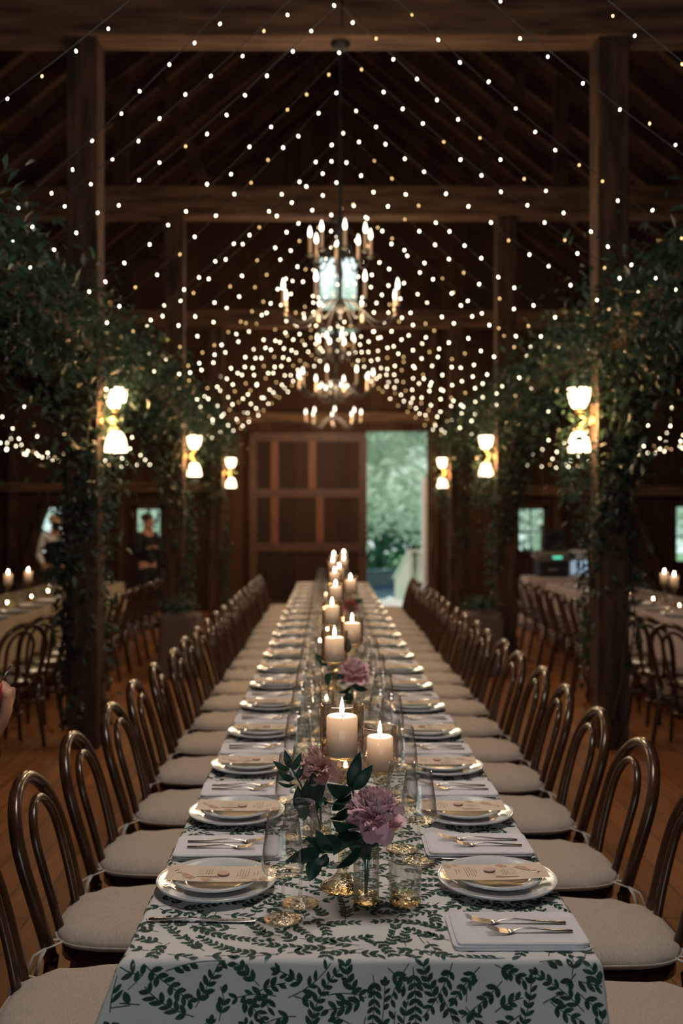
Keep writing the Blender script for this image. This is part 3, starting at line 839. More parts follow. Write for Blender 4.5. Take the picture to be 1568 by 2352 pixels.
for side in ('left', 'right'):
    sg = -1 if side == 'left' else 1
    for i in range(20):
        y = 2.29 + .533 * i + rj.uniform(-.012, .012)
        if side == 'right': y -= .008 * min(i, 4)
        x = TCX + sg * (.323 if i else .325) + rj.uniform(-.006, .006)
        w = 'at the %s place, %s side of long table' % (ORD[i], side)
        dinner.put((x, y, TOP), rj.uniform(-.2, .2), 'large white dinner plate ' + w, 'dinner plates on the long table')
        salad.put((x, y, TOP + .0105), rj.uniform(-.2, .2), 'smaller white plate stacked on top ' + w, 'salad plates on the long table')
        menu.put((x - .006 * sg, y - .006, TOP + .0325), (0 if side == 'right' else PI) + rj.uniform(-.06, .06), 'tan menu card with blush seal ' + w, 'menu cards on the plates')
        ny = y - .265 if side == 'right' else y + .258
        nx = TCX + sg * .318
        napkin.put((nx, ny, TOP), rj.uniform(-.03, .03) + (0 if side == 'right' else PI), 'folded white napkin ' + w, 'folded napkins on the long table')
        rot = PI if side == 'right' else 0
        hx = nx + sg * .105
        dfork.put((hx, ny + .016, TOP + .0128), rot + rj.uniform(-.05, .03), 'larger fork lying on the napkin ' + w, 'dinner forks on the napkins')
        sfork.put((hx + .004, ny - .026, TOP + .0128), rot + rj.uniform(-.05, .03), 'smaller fork lying on the napkin ' + w, 'salad forks on the napkins')
        ky = y - .19 if side == 'left' else y + .176
        knife.put((TCX + sg * .44, ky, TOP), rot + rj.uniform(-.04, .04), 'steel table knife ' + w, 'table knives on the long table')
        gy = y - .182 if side == 'left' else y + .16
        pr = glassA if i < 6 else glassB
        pr.put((TCX + sg * .159, gy, TOP), rj.uniform(0, 6), 'wine glass nearer the plate ' + w, 'wine glasses on the long table')
        pr.put((TCX + sg * .125, gy + .088, TOP), rj.uniform(0, 6), 'wine glass nearer the candles ' + w, 'wine glasses on the long table')
        if (side == 'right' and i % 2 == 0) or (side == 'left' and i % 2 == 1):
            tx = .170 if i == 0 else TCX + sg * (.09 if side == 'right' else .105)
            tumbler.put((tx, y - .1 if i == 0 else y + (.02 if side == 'right' else .06), TOP), rj.uniform(0, 6), 'cut glass water tumbler ' + w, 'cut glass tumblers on the long table')
# ---------------------------------------------------------------- candles
def hurricane(loc, label, stem, clabel, r=.05, h=.127, ch=.09, cr=.0355):
    t = thing('hurricane_holder', label, 'candle holder', loc, 0, 'glass hurricane candle holders on the long table')
    b = stem
    MB().lathe([(r * .62, b + .004), (r * .9, b + .009), (r, b + .022), (r, b + h), (r - .0025, b + h + .001), (r - .004, b + h), (r - .004, b + .026), (r * .85, b + .014)], 48).obj('glass_cup', M['amber'], t)
    MB().lathe([(r * .62, b + .004), (.022, b - .010), (.012, b - .03), (.0085, b - .05), (.0085, .06), (.012, .035), (.024, .02)], 24).obj('stem', M['amberbase'], t)
    MB().lathe([(.024, .02), (.042, .009), (.050, .004), (.050, 0), (0, 0)], 36).obj('foot', M['amberbase'], t)
    MB().lathe([(0, b + .006), (r * .62, b + .004), (r * .8, b + .0105), (0, b + .0115)], 30).obj('cup_floor', M['amberbase'], t)
    c = thing('pillar_candle', clabel, 'candle', (loc[0], loc[1], loc[2] + b + .0125), 0, 'lit pillar candles')
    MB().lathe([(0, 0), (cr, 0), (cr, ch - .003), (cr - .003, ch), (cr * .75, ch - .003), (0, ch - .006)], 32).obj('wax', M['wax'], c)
    MB().tube([(0, 0, ch - .006), (.001, 0, ch + .004)], .0012, 6).obj('wick', M['wick'], c)
    MB().lathe([(0, 0), (.0035, .004), (.0055, .010), (.0050, .018), (.0028, .029), (0, .040)], 12, (0, 0, ch + .002)).obj('flame', M['flame'], c)
    return t
HC = [(.033, 2.28, 1.054, 'nearest tall'), (.143, 2.72, .91, 'shorter second'), (.026, 3.72, 1.06, 'third'), (.106, 4.32, 1.05, 'fourth'), (.022, 4.92, 1.07, 'fifth'),
      (.050, 6.2, 1.075, 'sixth'), (.160, 6.97, 1.07, 'seventh'), (.055, 7.7, 1.08, 'eighth'), (.10, 8.6, 1.07, 'ninth'), (.05, 9.6, 1.08, 'tenth'), (.165, 10.2, 1.07, 'eleventh'), (.07, 11.2, 1.08, 'twelfth'), (.19, 11.77, 1.08, 'thirteenth')]
for x, y, z, w in HC:
    hurricane((x, y, TOP), '%s footed glass hurricane candle holder along the middle of the long table' % w, z - TOP, 'lit ivory pillar candle in the %s glass hurricane of the long table' % w)
def make_votive():
    t = thing('votive_holder', '', 'votive')
    MB().lathe([(0, .003), (.026, .003), (.03, 0), (.0335, .004), (.036, .06), (.0345, .06), (.031, .008)], 36, flute=(.03, 18, .001, .055)).obj('cup', M['amber'], t)
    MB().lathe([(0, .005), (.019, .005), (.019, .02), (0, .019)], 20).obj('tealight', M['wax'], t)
    MB().lathe([(0, 0), (.004, .004), (.0045, .009), (0, .022)], 10, (0, 0, .021)).obj('flame', M['flame'], t)
    return t
votive = Proto(make_votive())
for i, (x, y) in enumerate(((-.005, 4.5), (.06, 3.30), (.04, 5.4), (-.05, 6.6), (.0, 7.3), (.09, 8.2), (-.03, 9.0), (.12, 7.95), (-.02, 10.6), (.05, 12.4))):
    votive.put((x, y, TOP), i * .7, 'ribbed votive with lit tealight, %s along the middle of the long table' % ORD[i], 'votives on the long table')

# ---------------------------------------------------------------- vases and peonies
def vase(loc, label, h=.145, r=.0275):
    t = thing('ribbed_vase', label, 'vase', loc, 0, 'ribbed bud vases on the long table')
    MB().lathe([(r, .012), (r, h * .5), (r, h), (r * .93, h), (r * .9, .02)], 96, flute=(.035, 24, .005, h)).obj('vase_body', M['cut'], t)
    MB().lathe([(0, 0), (r * .9, 0), (r * 1.03, .003), (r * 1.03, .012), (r * .9, .02), (0, .017)], 48).obj('vase_base', M['amberbase'], t)
    return t
def bloom(mb, c, axis, S, seed, loose=1.0):
    rr = random.Random(seed); c = Vector(c); axis = Vector(axis).normalized()
    q = axis.to_track_quat('Z', 'Y').to_matrix()
    def petal(phi, a0, a1, L, W, cup, ruf, z0, r0):
        e = Vector((math.cos(phi), math.sin(phi), 0)); td = Vector((-math.sin(phi), math.cos(phi), 0)); zz = Vector((0, 0, 1))
        nu, nv = 7, 7; pos = e * r0 + zz * z0; vs = []; sh = []
        ph = rr.uniform(0, 6)
        for i in range(nu):
            t = i / (nu - 1); ang = a0 + (a1 - a0) * t
            if i: pos = pos + (e * math.sin(ang) + zz * math.cos(ang)) * L / (nu - 1)
            w = W * (.32 + .68 * math.sin(PI * min(1, .12 + .62 * t))) * (1 if t < .95 else .86)
            nr = zz * math.sin(ang) - e * math.cos(ang)
            for j in range(nv):
                s_ = -1 + 2 * j / (nv - 1)
                tip = -.16 * L * s_ * s_ * t + ruf * L * .10 * t * math.sin(j * 2.4 + ph)
                p = pos + td * w * s_ + nr * (cup * W * s_ * s_ + ruf * W * .28 * t * math.sin(j * 2.9 + ph * 2)) + (e * math.sin(ang) + zz * math.cos(ang)) * tip
                vs.append(c + q @ (p * S)); sh.append(min(1, max(0, .25 + .75 * t + rr.gauss(0, .05) - .15 * (1 - abs(s_)) * (1 - t))))
        fs = [(i * nv + j, i * nv + j + 1, (i + 1) * nv + j + 1, (i + 1) * nv + j) for i in range(nu - 1) for j in range(nv - 1)]
        mb.add(vs, fs, 0, True, sh)
    for k in range(9): petal(2 * PI * k / 9 + rr.uniform(-.2, .2), rr.uniform(1.2, 1.5), rr.uniform(1.5, 2.3) * loose, rr.uniform(.058, .072), .028, .28, .35, -.018, .006)
    for k in range(15): petal(2 * PI * k / 15 + rr.uniform(-.2, .2), rr.uniform(.8, 1.25), rr.uniform(.85, 1.3), rr.uniform(.056, .068), .023, .4, .7, -.012, .006)
    for k in range(30): petal(rr.uniform(0, 6.28), rr.uniform(.4, .9), rr.uniform(.25, .95), rr.uniform(.050, .064), .017, .5, 1.0, -.008, .005)
    for k in range(60): petal(rr.uniform(0, 6.28), rr.uniform(.05, .75), rr.uniform(-.15, .8), rr.uniform(.044, .064), .0088, .6, 1.7, -.004, .004)
def peony(base, head, axis, S, label, mat, seed, leaves, loose=1.0):
    t = thing('peony', label, 'flower', base, 0, 'peonies on the long table')
    B = Vector(base)
    mb = MB(); bloom(mb, Vector(head) - B, axis, S, seed, loose); bl = mb.obj('bloom', mat, t)
    hv = Vector(head) - B; ax = Vector(axis).normalized()
    MB().tube([(0, 0, .012), (hv.x * .25, hv.y * .25, hv.z * .4), hv * .8 - ax * .01, hv - ax * .012], .0032, 8).obj('flower_stem', M['stem'], t)
    for p, tip, side, W, s_ in leaves:
        mb = MB(); mb.bigleaf(Vector(p) - B, Vector(tip) - B, side, W, 0, s_); mb.obj('leaf', M['leaf2'], t)
D = 2.185
def lf(px, py, qx, qy, W, d0=D, d1=D, s_=.4, side=(1, 0, .2)): return (at(px, py, d0), at(qx, qy, d1), side, W, s_)
vase((.085, 2.19, TOP), 'clear ribbed bud vase holding the front pink peony')
peony((.085, 2.19, TOP + .018), at(862, 1868, 2.19), (.12, -.42, .9), .98, 'open pale pink peony in the front ribbed vase', M['petal'], 4,
      [lf(860, 1900, 906, 1872, .03, D + .02, D + .04, .3), lf(848, 1935, 905, 1870, .03, D + .03, D + .05, .2, (0, 1, 0))])
# falling guard petals of the front peony
o = bpy.data.objects['peony']
mb = MB()
for (a, b, c_, d_, w, s_) in ((868, 1872, 884, 1932, .030, .7), (845, 1862, 795, 1868, .030, .8), (905, 1868, 925, 1850, .028, .8), (880, 1870, 905, 1880, .03, .75)):
    mb.bigleaf(at(a, b, 2.165) - o.location, at(c_, d_, 2.15) - o.location, (1, 0, .15), w * 1.15, 0, s_, -.15)
mb.obj('fallen_petal', M['petal'], o)
def sprig(base, label, paths, leaves, name='greenery_sprig', mat='leaf2'):
    t = thing(name, label, 'greenery', base, 0, 'green sprigs on the long table'); B = Vector(base)
    for pth in paths:
        MB().tube([Vector(p) - B for p in pth], .0022, 6).obj('sprig_stem', M['stem'], t)
    for p, tip, side, W, s_ in leaves:
        mb = MB(); mb.bigleaf(Vector(p) - B, Vector(tip) - B, side, W, 0, s_); mb.obj('leaf', M[mat], t)
b1 = Vector((.083, 2.196, TOP + .018))
sprig(b1, 'broad dark green leaves spreading around the front pink peony',
      [[b1, at(838, 1930, 2.2), at(815, 1850, 2.23), at(808, 1800, 2.24)], [b1 + Vector((.004, 0, 0)), at(832, 1935, 2.17), at(780, 1950, 2.14), at(700, 1965, 2.12)]],
      [lf(803, 1812, 826, 1727, .032, 2.24, 2.25, .45), lf(812, 1815, 856, 1757, .028, 2.23, 2.24, .4), lf(808, 1815, 750, 1800, .045, 2.22, 2.2, .25),
       lf(806, 1822, 744, 1838, .050, 2.21, 2.18, .25), lf(800, 1855, 757, 1880, .03, 2.2, 2.18, .3), lf(822, 1905, 762, 1885, .040, 2.18, 2.16, .2),
       lf(830, 1915, 765, 1965, .048, 2.17, 2.13, .15, (0, 1, .5)), lf(838, 1945, 848, 1900, .05, 2.17, 2.16, .1), lf(830, 1945, 770, 1995, .022, 2.16, 2.13, .3),
       lf(785, 1940, 715, 1935, .035, 2.14, 2.12, .5, (0, .5, 1)), lf(760, 1950, 725, 1905, .030, 2.13, 2.11, .55), lf(745, 1955, 700, 1925, .026, 2.13, 2.10, .6, (0, .4, 1)),
       lf(735, 1955, 655, 1978, .030, 2.12, 2.08, .6, (0, .5, 1)), lf(725, 1960, 710, 2025, .034, 2.12, 2.09, .65), lf(750, 1960, 722, 1990, .03, 2.13, 2.1, .6),
       lf(800, 1925, 850, 1975, .035, 2.17, 2.16, .12), lf(845, 1895, 842, 1965, .03, 2.165, 2.17, .1), lf(745, 1830, 735, 1852, .02, 2.19, 2.17, .4), lf(790, 1830, 762, 1862, .026, 2.2, 2.18, .3)])
vase((-.018, 2.645, TOP), 'clear ribbed bud vase behind the front left wine glasses', .125)
peony((-.018, 2.645, TOP + .018), at(733, 1760, 2.62), (-.25, -.3, .85), .86, 'peach pink peony beside the nearest tall candle', M['petal2'], 9,
      [lf(735, 1790, 738, 1835, .02, 2.61, 2.61, .3), lf(728, 1790, 700, 1760, .02, 2.61, 2.6, .3)], 1.15)
o = [x for x in bpy.data.objects if x.name.startswith('peony')][-1]
mb = MB()
for (a, b, c_, d_, w) in ((745, 1762, 793, 1795, .04), (748, 1755, 775, 1745, .035), (715, 1765, 695, 1775, .03)):
    mb.bigleaf(at(a, b, 2.60) - o.location, at(c_, d_, 2.58) - o.location, (0, 0, 1), w * 1.2, 0, .75, -.15)
mb.obj('fallen_petal', M['petal2'], o)
b2 = Vector((-.024, 2.645, TOP + .018))
sprig(b2, 'narrow dark leaved sprig rising left of the peach pink peony',
      [[b2, at(705, 1860, 2.61), at(690, 1800, 2.6), at(660, 1750, 2.58)], [b2 + Vector((.006, 0, 0)), at(722, 1850, 2.6), at(730, 1790, 2.6)]],
      [lf(668, 1765, 653, 1722, .020, 2.58, 2.58, .35), lf(664, 1768, 626, 1747, .018, 2.58, 2.57, .35), lf(672, 1770, 692, 1728, .018, 2.58, 2.58, .35), lf(675, 1790, 640, 1770, .022, 2.59, 2.57, .3),
       lf(680, 1800, 636, 1795, .018, 2.59, 2.57, .3), lf(682, 1790, 697, 1755, .017, 2.59, 2.6, .3), lf(690, 1865, 684, 1805, .034, 2.6, 2.6, .12), lf(700, 1850, 705, 1790, .026, 2.6, 2.6, .2),
       lf(712, 1850, 722, 1765, .026, 2.6, 2.6, .15), lf(722, 1850, 748, 1775, .024, 2.6, 2.6, .2), lf(706, 1870, 712, 1815, .032, 2.6, 2.6, .1), lf(728, 1860, 735, 1800, .02, 2.6, 2.6, .2),
       lf(694, 1885, 700, 1830, .03, 2.6, 2.6, .1), lf(715, 1880, 722, 1830, .028, 2.6, 2.6, .12)])
vase((.085, 3.9, TOP), 'clear ribbed bud vase under the middle pink peony', .12)
peony((.085, 3.9, TOP + .018), at(812, 1545, 3.9), (.05, -.35, .93), 1.0, 'full pink peony in the middle of the long table', M['petal'], 21,
      [lf(808, 1575, 770, 1590, .03, 3.9, 3.88, .3), lf(808, 1572, 845, 1585, .03, 3.9, 3.88, .3), lf(800, 1565, 755, 1545, .035, 3.9, 3.9, .3), lf(796, 1500, 800, 1465, .03, 3.95, 3.95, .3), lf(800, 1590, 800, 1620, .04, 3.9, 3.89, .2)])
b3 = Vector((.0, 4.05, TOP + .0)); 
vase((.0, 4.05, TOP), 'clear ribbed bud vase holding a small green sprig in the table middle', .12)
sprig(b3 + Vector((0, 0, .018)), 'small leafy sprig beside the middle pink peony', [[b3 + Vector((0, 0, .018)), at(755, 1560, 4.05), at(750, 1520, 4.05)]],
      [lf(752, 1530, 722, 1500, .03, 4.05, 4.05, .3), lf(752, 1545, 752, 1575, .03, 4.05, 4.05, .25), lf(753, 1540, 790, 1510, .03, 4.05, 4.05, .3), lf(750, 1520, 765, 1490, .025, 4.05, 4.05, .3)])
vase((.13, 7.42, TOP), 'clear ribbed bud vase under the deep pink peony', .12)
peony((.13, 7.42, TOP + .018), at(804, 1392, 7.42), (0, -.3, .9), 1.0, 'deep pink peony further down the long table', M['petal3'], 33,
      [lf(800, 1385, 770, 1378, .04, 7.42, 7.42, .3), lf(806, 1385, 835, 1378, .04, 7.42, 7.42, .3)])

# ---------------------------------------------------------------- chandeliers
def make_chandelier(n_links=21):
    up = (21 - n_links) * .044
    t = thing('chandelier', '', 'chandelier')
    MB().lathe([(0, 0), (.07, 0), (.068, -.012), (.05, -.03), (.015, -.042), (0, -.042)], 28).obj('ceiling_plate', M['iron'], t)
    mb = MB()
    for i in range(n_links):
        z = -.05 - i * .044
        mb.tube([((.012 * math.cos(a * PI / 5)) if i % 2 else 0, 0 if i % 2 else .012 * math.cos(a * PI / 5), z - .014 + .027 * math.sin(a * PI / 5)) for a in range(10)], .0042, 5, closed=True)
    mb.obj('chain', M['iron'], t)
    MB().lathe([(q_[0], q_[1] + up) for q_ in [(0, -.96), (.012, -.965), (.016, -1.0), (.010, -1.03), (.012, -1.2), (.028, -1.3), (.03, -1.34), (.014, -1.38), (.011, -1.55), (.02, -1.62), (.012, -1.68), (.012, -1.79), (.030, -1.82), (.036, -1.85), (.026, -1.885), (.008, -1.90), (.012, -1.92), (0, -1.945)]], 20).obj('centre_stem', M['iron'], t)
    for n, Rr, zp, zs, off in ((8, .215, -1.50 + up, -1.36 + up, .2), (8, .425, -1.895 + up, -1.80 + up, .45)):
        for k in range(n):
            a = 2 * PI * k / n + off; c, s_ = math.cos(a), math.sin(a)
            pts = []
            for i in range(13):
                q = i / 12
                pts.append((c * (.012 + (Rr - .012) * q), s_ * (.012 + (Rr - .012) * q), zs + (zp - zs) * q - .085 * math.sin(PI * q) + .05 * math.sin(2 * PI * q)))
            MB().tube(pts, .0062, 6).obj('arm', M['iron'], t)
            x, y = c * Rr, s_ * Rr
            MB().lathe([(0, -.012), (.012, -.008), (.030, .004), (.032, .010), (.012, .008), (0, .008)], 16, (x, y, zp)).obj('drip_pan', M['iron'], t)
            sl = MB().lathe([(.0125, .008), (.0125, .125), (.010, .130), (0, .130)], 12, (x, y, zp)).obj('candle_sleeve', M['sleeve'], t)
            MB().lathe([(0, .130), (.008, .133), (.0135, .150), (.0125, .168), (.006, .195), (0, .210)], 12, (x, y, zp)).obj('candle_bulb', M['chbulb'], sl)
    return t
ch = Proto(make_chandelier()); ch3 = Proto(make_chandelier(11))
for yb, w in ((7.0, 'nearest of the three'), (11.1, 'middle of the three'), (15.3, 'farthest of the three')):
    o = (ch if yb < 15 else ch3).put((.09, yb, 4.94 if yb < 15 else 4.52), yb, 'two tier wrought iron candle chandelier on a long chain, ' + w, 'chandeliers over the aisle')
    lamp('chandelier_light', (.09, yb, 3.0), CHAND_W, (1, .74, .46), .20)
MB().tube([(.1, 6.87, 5.25), (.1, 6.88, 5.0), (.09, 6.9, 4.93)], .005, 6).obj('chandelier_cable', M['brass'], None, label='thin cable running up the nearest tie beam above the chandelier', cat='cable')

# ---------------------------------------------------------------- string lights
bulb_me = MB().lathe([(0, -1.25), (.6, -1.0), (1.0, -.2), (.8, .55), (.35, 1.0), (0, 1.1)], 10).mesh('fairy_bulb', M['bulb'])
bulb_dim = bulb_me.copy(); bulb_dim.materials[0] = M['bulbdim']
rs = random.Random(23)
def string(pts, label, group, spacing):
    P = [Vector(p) for p in pts]
    t = thing('string_light', label, 'string lights', (0, 0, 0), 0, group)
    MB().tube(P, .0022, 4, cap=False).obj('light_cord', M['cord'], t)
    acc = rs.uniform(0, spacing)
    for a, b in zip(P, P[1:]):
        L = (b - a).length
        while acc < L:
            p = a.lerp(b, acc / L)
            o = bpy.data.objects.new('fairy_bulb', bulb_dim if rs.random() < .27 else bulb_me); col.objects.link(o)
            o.parent = t; o.location = p + Vector((rs.gauss(0, .012), rs.gauss(0, .03), -.014 + rs.gauss(0, .012)))
            sc_ = .0042 + .0036 * min(1, max(0, (p.y - 4) / 9)); o.scale = (sc_, sc_, sc_ * 1.25)
            o.rotation_euler = (rs.uniform(-.5, .5), rs.uniform(-.5, .5), 0)
            acc += spacing * rs.uniform(.8, 1.2)
        acc -= L
k = 0; y = 3.7
while y < 16.4:
    ax, az = .10 + rs.gauss(0, .03), 4.37 + rs.gauss(0, .02)
    zl, zr = 2.80 + rs.gauss(0, .05), 2.80 + rs.gauss(0, .05)
    dy = rs.uniform(-.12, .12)
    pts = []
    for i in range(9):
        q = i / 8; pts.append((PXL + (ax - PXL) * q, y + dy * (1 - q), zl + (az - zl) * q - .07 * math.sin(PI * q)))
    for i in range(1, 9):
        q = i / 8; pts.append((ax + (PXR - ax) * q, y - dy * q, az + (zr - az) * q - .07 * math.sin(PI * q)))
    string(pts, 'string of warm fairy lights peaked over the aisle, %s from the camera' % ORD[k], 'fairy light strings tented over the aisle', .155)
    y += .555; k += 1
for sx, nm in ((-1, 'left'), (1, 'right')):
    for k in range(9):
        y = 8.3 + k * .95
        x0 = PXL if sx < 0 else PXR
        pts = []
        for i in range(15):
            q = i / 14
            pts.append((x0 + sx * 3.55 * q, y + .25 * q, 2.95 - .56 * math.sin(PI * q) ** .7 + .05 * q))
        string(pts, 'drooping string of fairy lights across the %s aisle, %s from the camera' % (nm, ORD[k]), 'fairy light strings in the side aisles', .235)

# ---------------------------------------------------------------- sconces
def make_sconce():
    t = thing('lamp_sconce', '', 'wall lamp')
    MB().lathe([(0, 0), (.045, 0), (.045, .01), (.03, .018), (0, .02)], 20).obj('back_plate', M['brass'], t).rotation_euler = (0, PI / 2, 0)
    for s_ in (1, -1):
        MB().tube([(.01, 0, 0), (.06, 0, s_ * .01), (.105, 0, s_ * .035), (.108, 0, s_ * .075)], .007, 8).obj('arm', M['brass'], t)
        mb = MB().lathe([(.012, s_ * .054), (.03, s_ * .060), (.034, s_ * .077), (.03, s_ * .082)], 16, (.108, 0, 0)); mb.obj('shade_fitter', M['brass'], t)
        pr = [(.0, .080), (.034, .080), (.050, .094), (.066, .130), (.076, .180), (.079, .222), (.076, .222), (.072, .180), (.062, .134), (.046, .100), (0, .088)]
        MB().lathe([(r, s_ * z) for r, z in pr], 32, (.108, 0, 0)).obj('opal_shade', M['shade'], t)
    return t
scn = Proto(make_sconce())
for i, yb in enumerate(BENTS[1:]):
    w = ['nearest', 'second', 'third'][i]
    for sxx in (PXL + .20, PXR - .20): lamp('sconce_light', (sxx, yb - .03, 2.29), SCONCE_W, (1, .55, .22), .05)
    scn.put((PXL + .11, yb - .02, 2.29), 0, 'lit twin opal glass wall lamp on the %s left post' % w, 'twin opal lamps on the posts')
    scn.put((PXR - .11, yb - .02, 2.29), PI, 'lit twin opal glass wall lamp on the %s right post' % w, 'twin opal lamps on the posts')

# ---------------------------------------------------------------- greenery
rg = random.Random(41)
def lv(mb, p, spread=1.0, L=.07):
    d = Vector((rg.gauss(0, 1), rg.gauss(0, 1), rg.gauss(-.35, .8)))
    u = Vector((rg.gauss(0, .6), rg.gauss(-.2, .6), 1))
    l = L * rg.uniform(.65, 1.35)
    mb.leaf(Vector(p), d, u, l, l * rg.uniform(.32, .45), 0, max(0, min(1, rg.gauss(.45, .3))), .2)
for x in (PXL, PXR):
    for i, yb in enumerate(BENTS[1:]):
        sx = 1 if x < 0 else -1
        t = thing('climbing_vine', 'dark leafy vine climbing the %s %s post' % (['nearest', 'second', 'third'][i], pl[x]), 'vine', (x, yb, 0), 0, 'vines on the timber posts')
        mb = MB(); N = [2600, 2000, 1500][i]
        heads = []
        for s_ in range(5):
            a0 = rg.uniform(0, 6.28); pts = []
            for q in range(14):
                z = .05 + 2.9 * q / 13; a = a0 + q * .42 + .3 * math.sin(q)
                rad = .155 + .02 * math.sin(q * 1.7 + s_) + (.1 * max(0, q - 8) / 5)
                pts.append((rad * math.cos(a), rad * math.sin(a), z))
            heads.append(pts)
        mbs = MB()
        for pts in heads: mbs.tube(pts, .006, 5)
        mbs.obj('vine_stem', M['branch'], t)
        for _ in range(N):
            pts = heads[rg.randrange(5)]; u = rg.random() ** (.6 if x < 0 else .42) * 12.99; q = int(u)
            z = pts[q][2]
            p = Vector(pts[q]).lerp(Vector(pts[q + 1]), u - q)
            k = .05 + .05 * (z / 2.9) + (.09 if z > 2.1 else 0)
            # keep the lit lamp side thinner
            if p.x * sx > .05 and 1.95 < z < 2.6 and rg.random() < (.55 if x < 0 or i != 0 else .8): continue
            p = p + Vector((rg.gauss(0, k), rg.gauss(0, k), rg.gauss(0, .06)))
            rr_ = math.hypot(p.x, p.y); lim = .20 if p.z < 1.15 else 1
            if rr_ > lim: p.x *= lim / rr_; p.y *= lim / rr_
            if abs(p.x) < .115 and abs(p.y) < .115: p.x *= 1.6; p.y *= 1.6
            lv(mb, p)
        n_, z0_, z1_, sp = (150, 2.46, 2.80, .10) if x < 0 else (190, 1.72, 2.24, .10)
        for _ in range(n_ if i < 2 else n_ // 2):
            z = rg.uniform(z0_, z1_); a = rg.uniform(-1.9, 1.9); r = rg.uniform(.10, .19)
            p = Vector((sx * (.21 + math.cos(a) * r * .8), math.sin(a) * r, z))
            if abs(p.x - sx * .218) < .085 and abs(p.y) < .085 and (2.37 < z < 2.55 or 2.05 < z < 2.21): p.y -= .1
            lv(mb, p, 1, .06)
        mb.obj('foliage', M['leaf'], t)
    segs = [(2.9, 6.9, 7500, 'nearest'), (6.9, 11.0, 5200, 'second'), (11.0, 15.4, 4200, 'third')]
    for y0, y1, N, w in segs:
        t = thing('greenery_garland', 'thick dark leafy garland along the %s rail between posts, %s stretch' % (pl[x], w), 'garland', (x, (y0 + y1) / 2, 2.86), 0, 'leafy garlands on the timber rails')
        mb = MB(); mbs = MB()
        for s_ in range(4):
            ph = rg.uniform(0, 6)
            mbs.tube([(.15 * math.sin(q * .8 + ph), (y0 - y1) / 2 + (y1 - y0) * q / 20, .13 * math.cos(q * .7 + ph)) for q in range(21)], .007, 5)
        mbs.obj('vine_stem', M['branch'], t)
        ph = rg.uniform(0, 6)
        for _ in range(N):
            y = rg.uniform(y0, y1)
            e = min(abs(y - b) for b in BENTS)
            bulk = .16 + .05 * math.sin(y * 2.1 + ph) + .03 * math.sin(y * 5.3)
            if x > 0 and y > 5.5 and y < 8: bulk += .06
            a = rg.uniform(0, 2 * PI); r = abs(rg.gauss(.17, bulk * .7))
            px, pz = math.cos(a) * r * 1.05, math.sin(a) * r
            if rg.random() < .28: pz -= min(.85, rg.expovariate(1 / (.16 + .22 * math.exp(-(e / .6) ** 2))))
            if rg.random() < .05: pz += rg.expovariate(1 / .12)
            if abs(px) < .09 and abs(pz) < .11: pz += .16
            lv(mb, (px, y - (y0 + y1) / 2, pz), 1, .075)
        mb.obj('foliage', M['leaf'], t)
# ---------------------------------------------------------------- tables in the side aisles
def simple_table(x0, x1, y0, y1, label, clabel, mat, drop=.68):
    t = thing('banquet_table', label, 'table', ((x0 + x1) / 2, (y0 + y1) / 2, 0))
    MB().box((0, 0, .735), (x1 - x0 - .06, y1 - y0 - .06, .03)).obj('tabletop', M['timber_y'], t)
    for sx in (-1, 1):
        for sy in (-1, 1):
            MB().tube([(sx * ((x1 - x0) / 2 - .12), sy * ((y1 - y0) / 2 - .15), 0), (sx * ((x1 - x0) / 2 - .12), sy * ((y1 - y0) / 2 - .15), .72)], .02, 8).obj('leg', M['iron'], t)
    make_cloth('plain_tablecloth', x0, x1, y0, y1, TZ, drop, [mat], None, clabel, 4, .012)
simple_table(-3.57, -2.66, 6.8, 13.0, 'long table under cream cloth in the left aisle', 'plain cream tablecloth on the left aisle table', M['cream'], .66)
simple_table(2.86, 3.77, 6.8, 13.0, 'long table under pale cloth in the right aisle', 'plain pale pinkish tablecloth on the right aisle table', M['white_cloth'], .66)
for i in range(11):
    y = 7.0 + .515 * i
    bare.put((-2.31, y, 0), PI / 2 - (.6 if i < 3 else .1) + rj.uniform(-.1, .1), 'dark bentwood chair at the cream left aisle table, %s from the front' % ORD[i], 'bentwood chairs in the left aisle')
for i in range(12):
    y = 6.95 + .515 * i
    bare.put((2.59 if i == 0 else 2.55, y, 0), -PI / 2 + (.6 if i < 3 else .1) + rj.uniform(-.1, .1), 'dark bentwood chair turned to the pale right aisle table, %s from the front' % ORD[i], 'bentwood chairs in the right aisle')
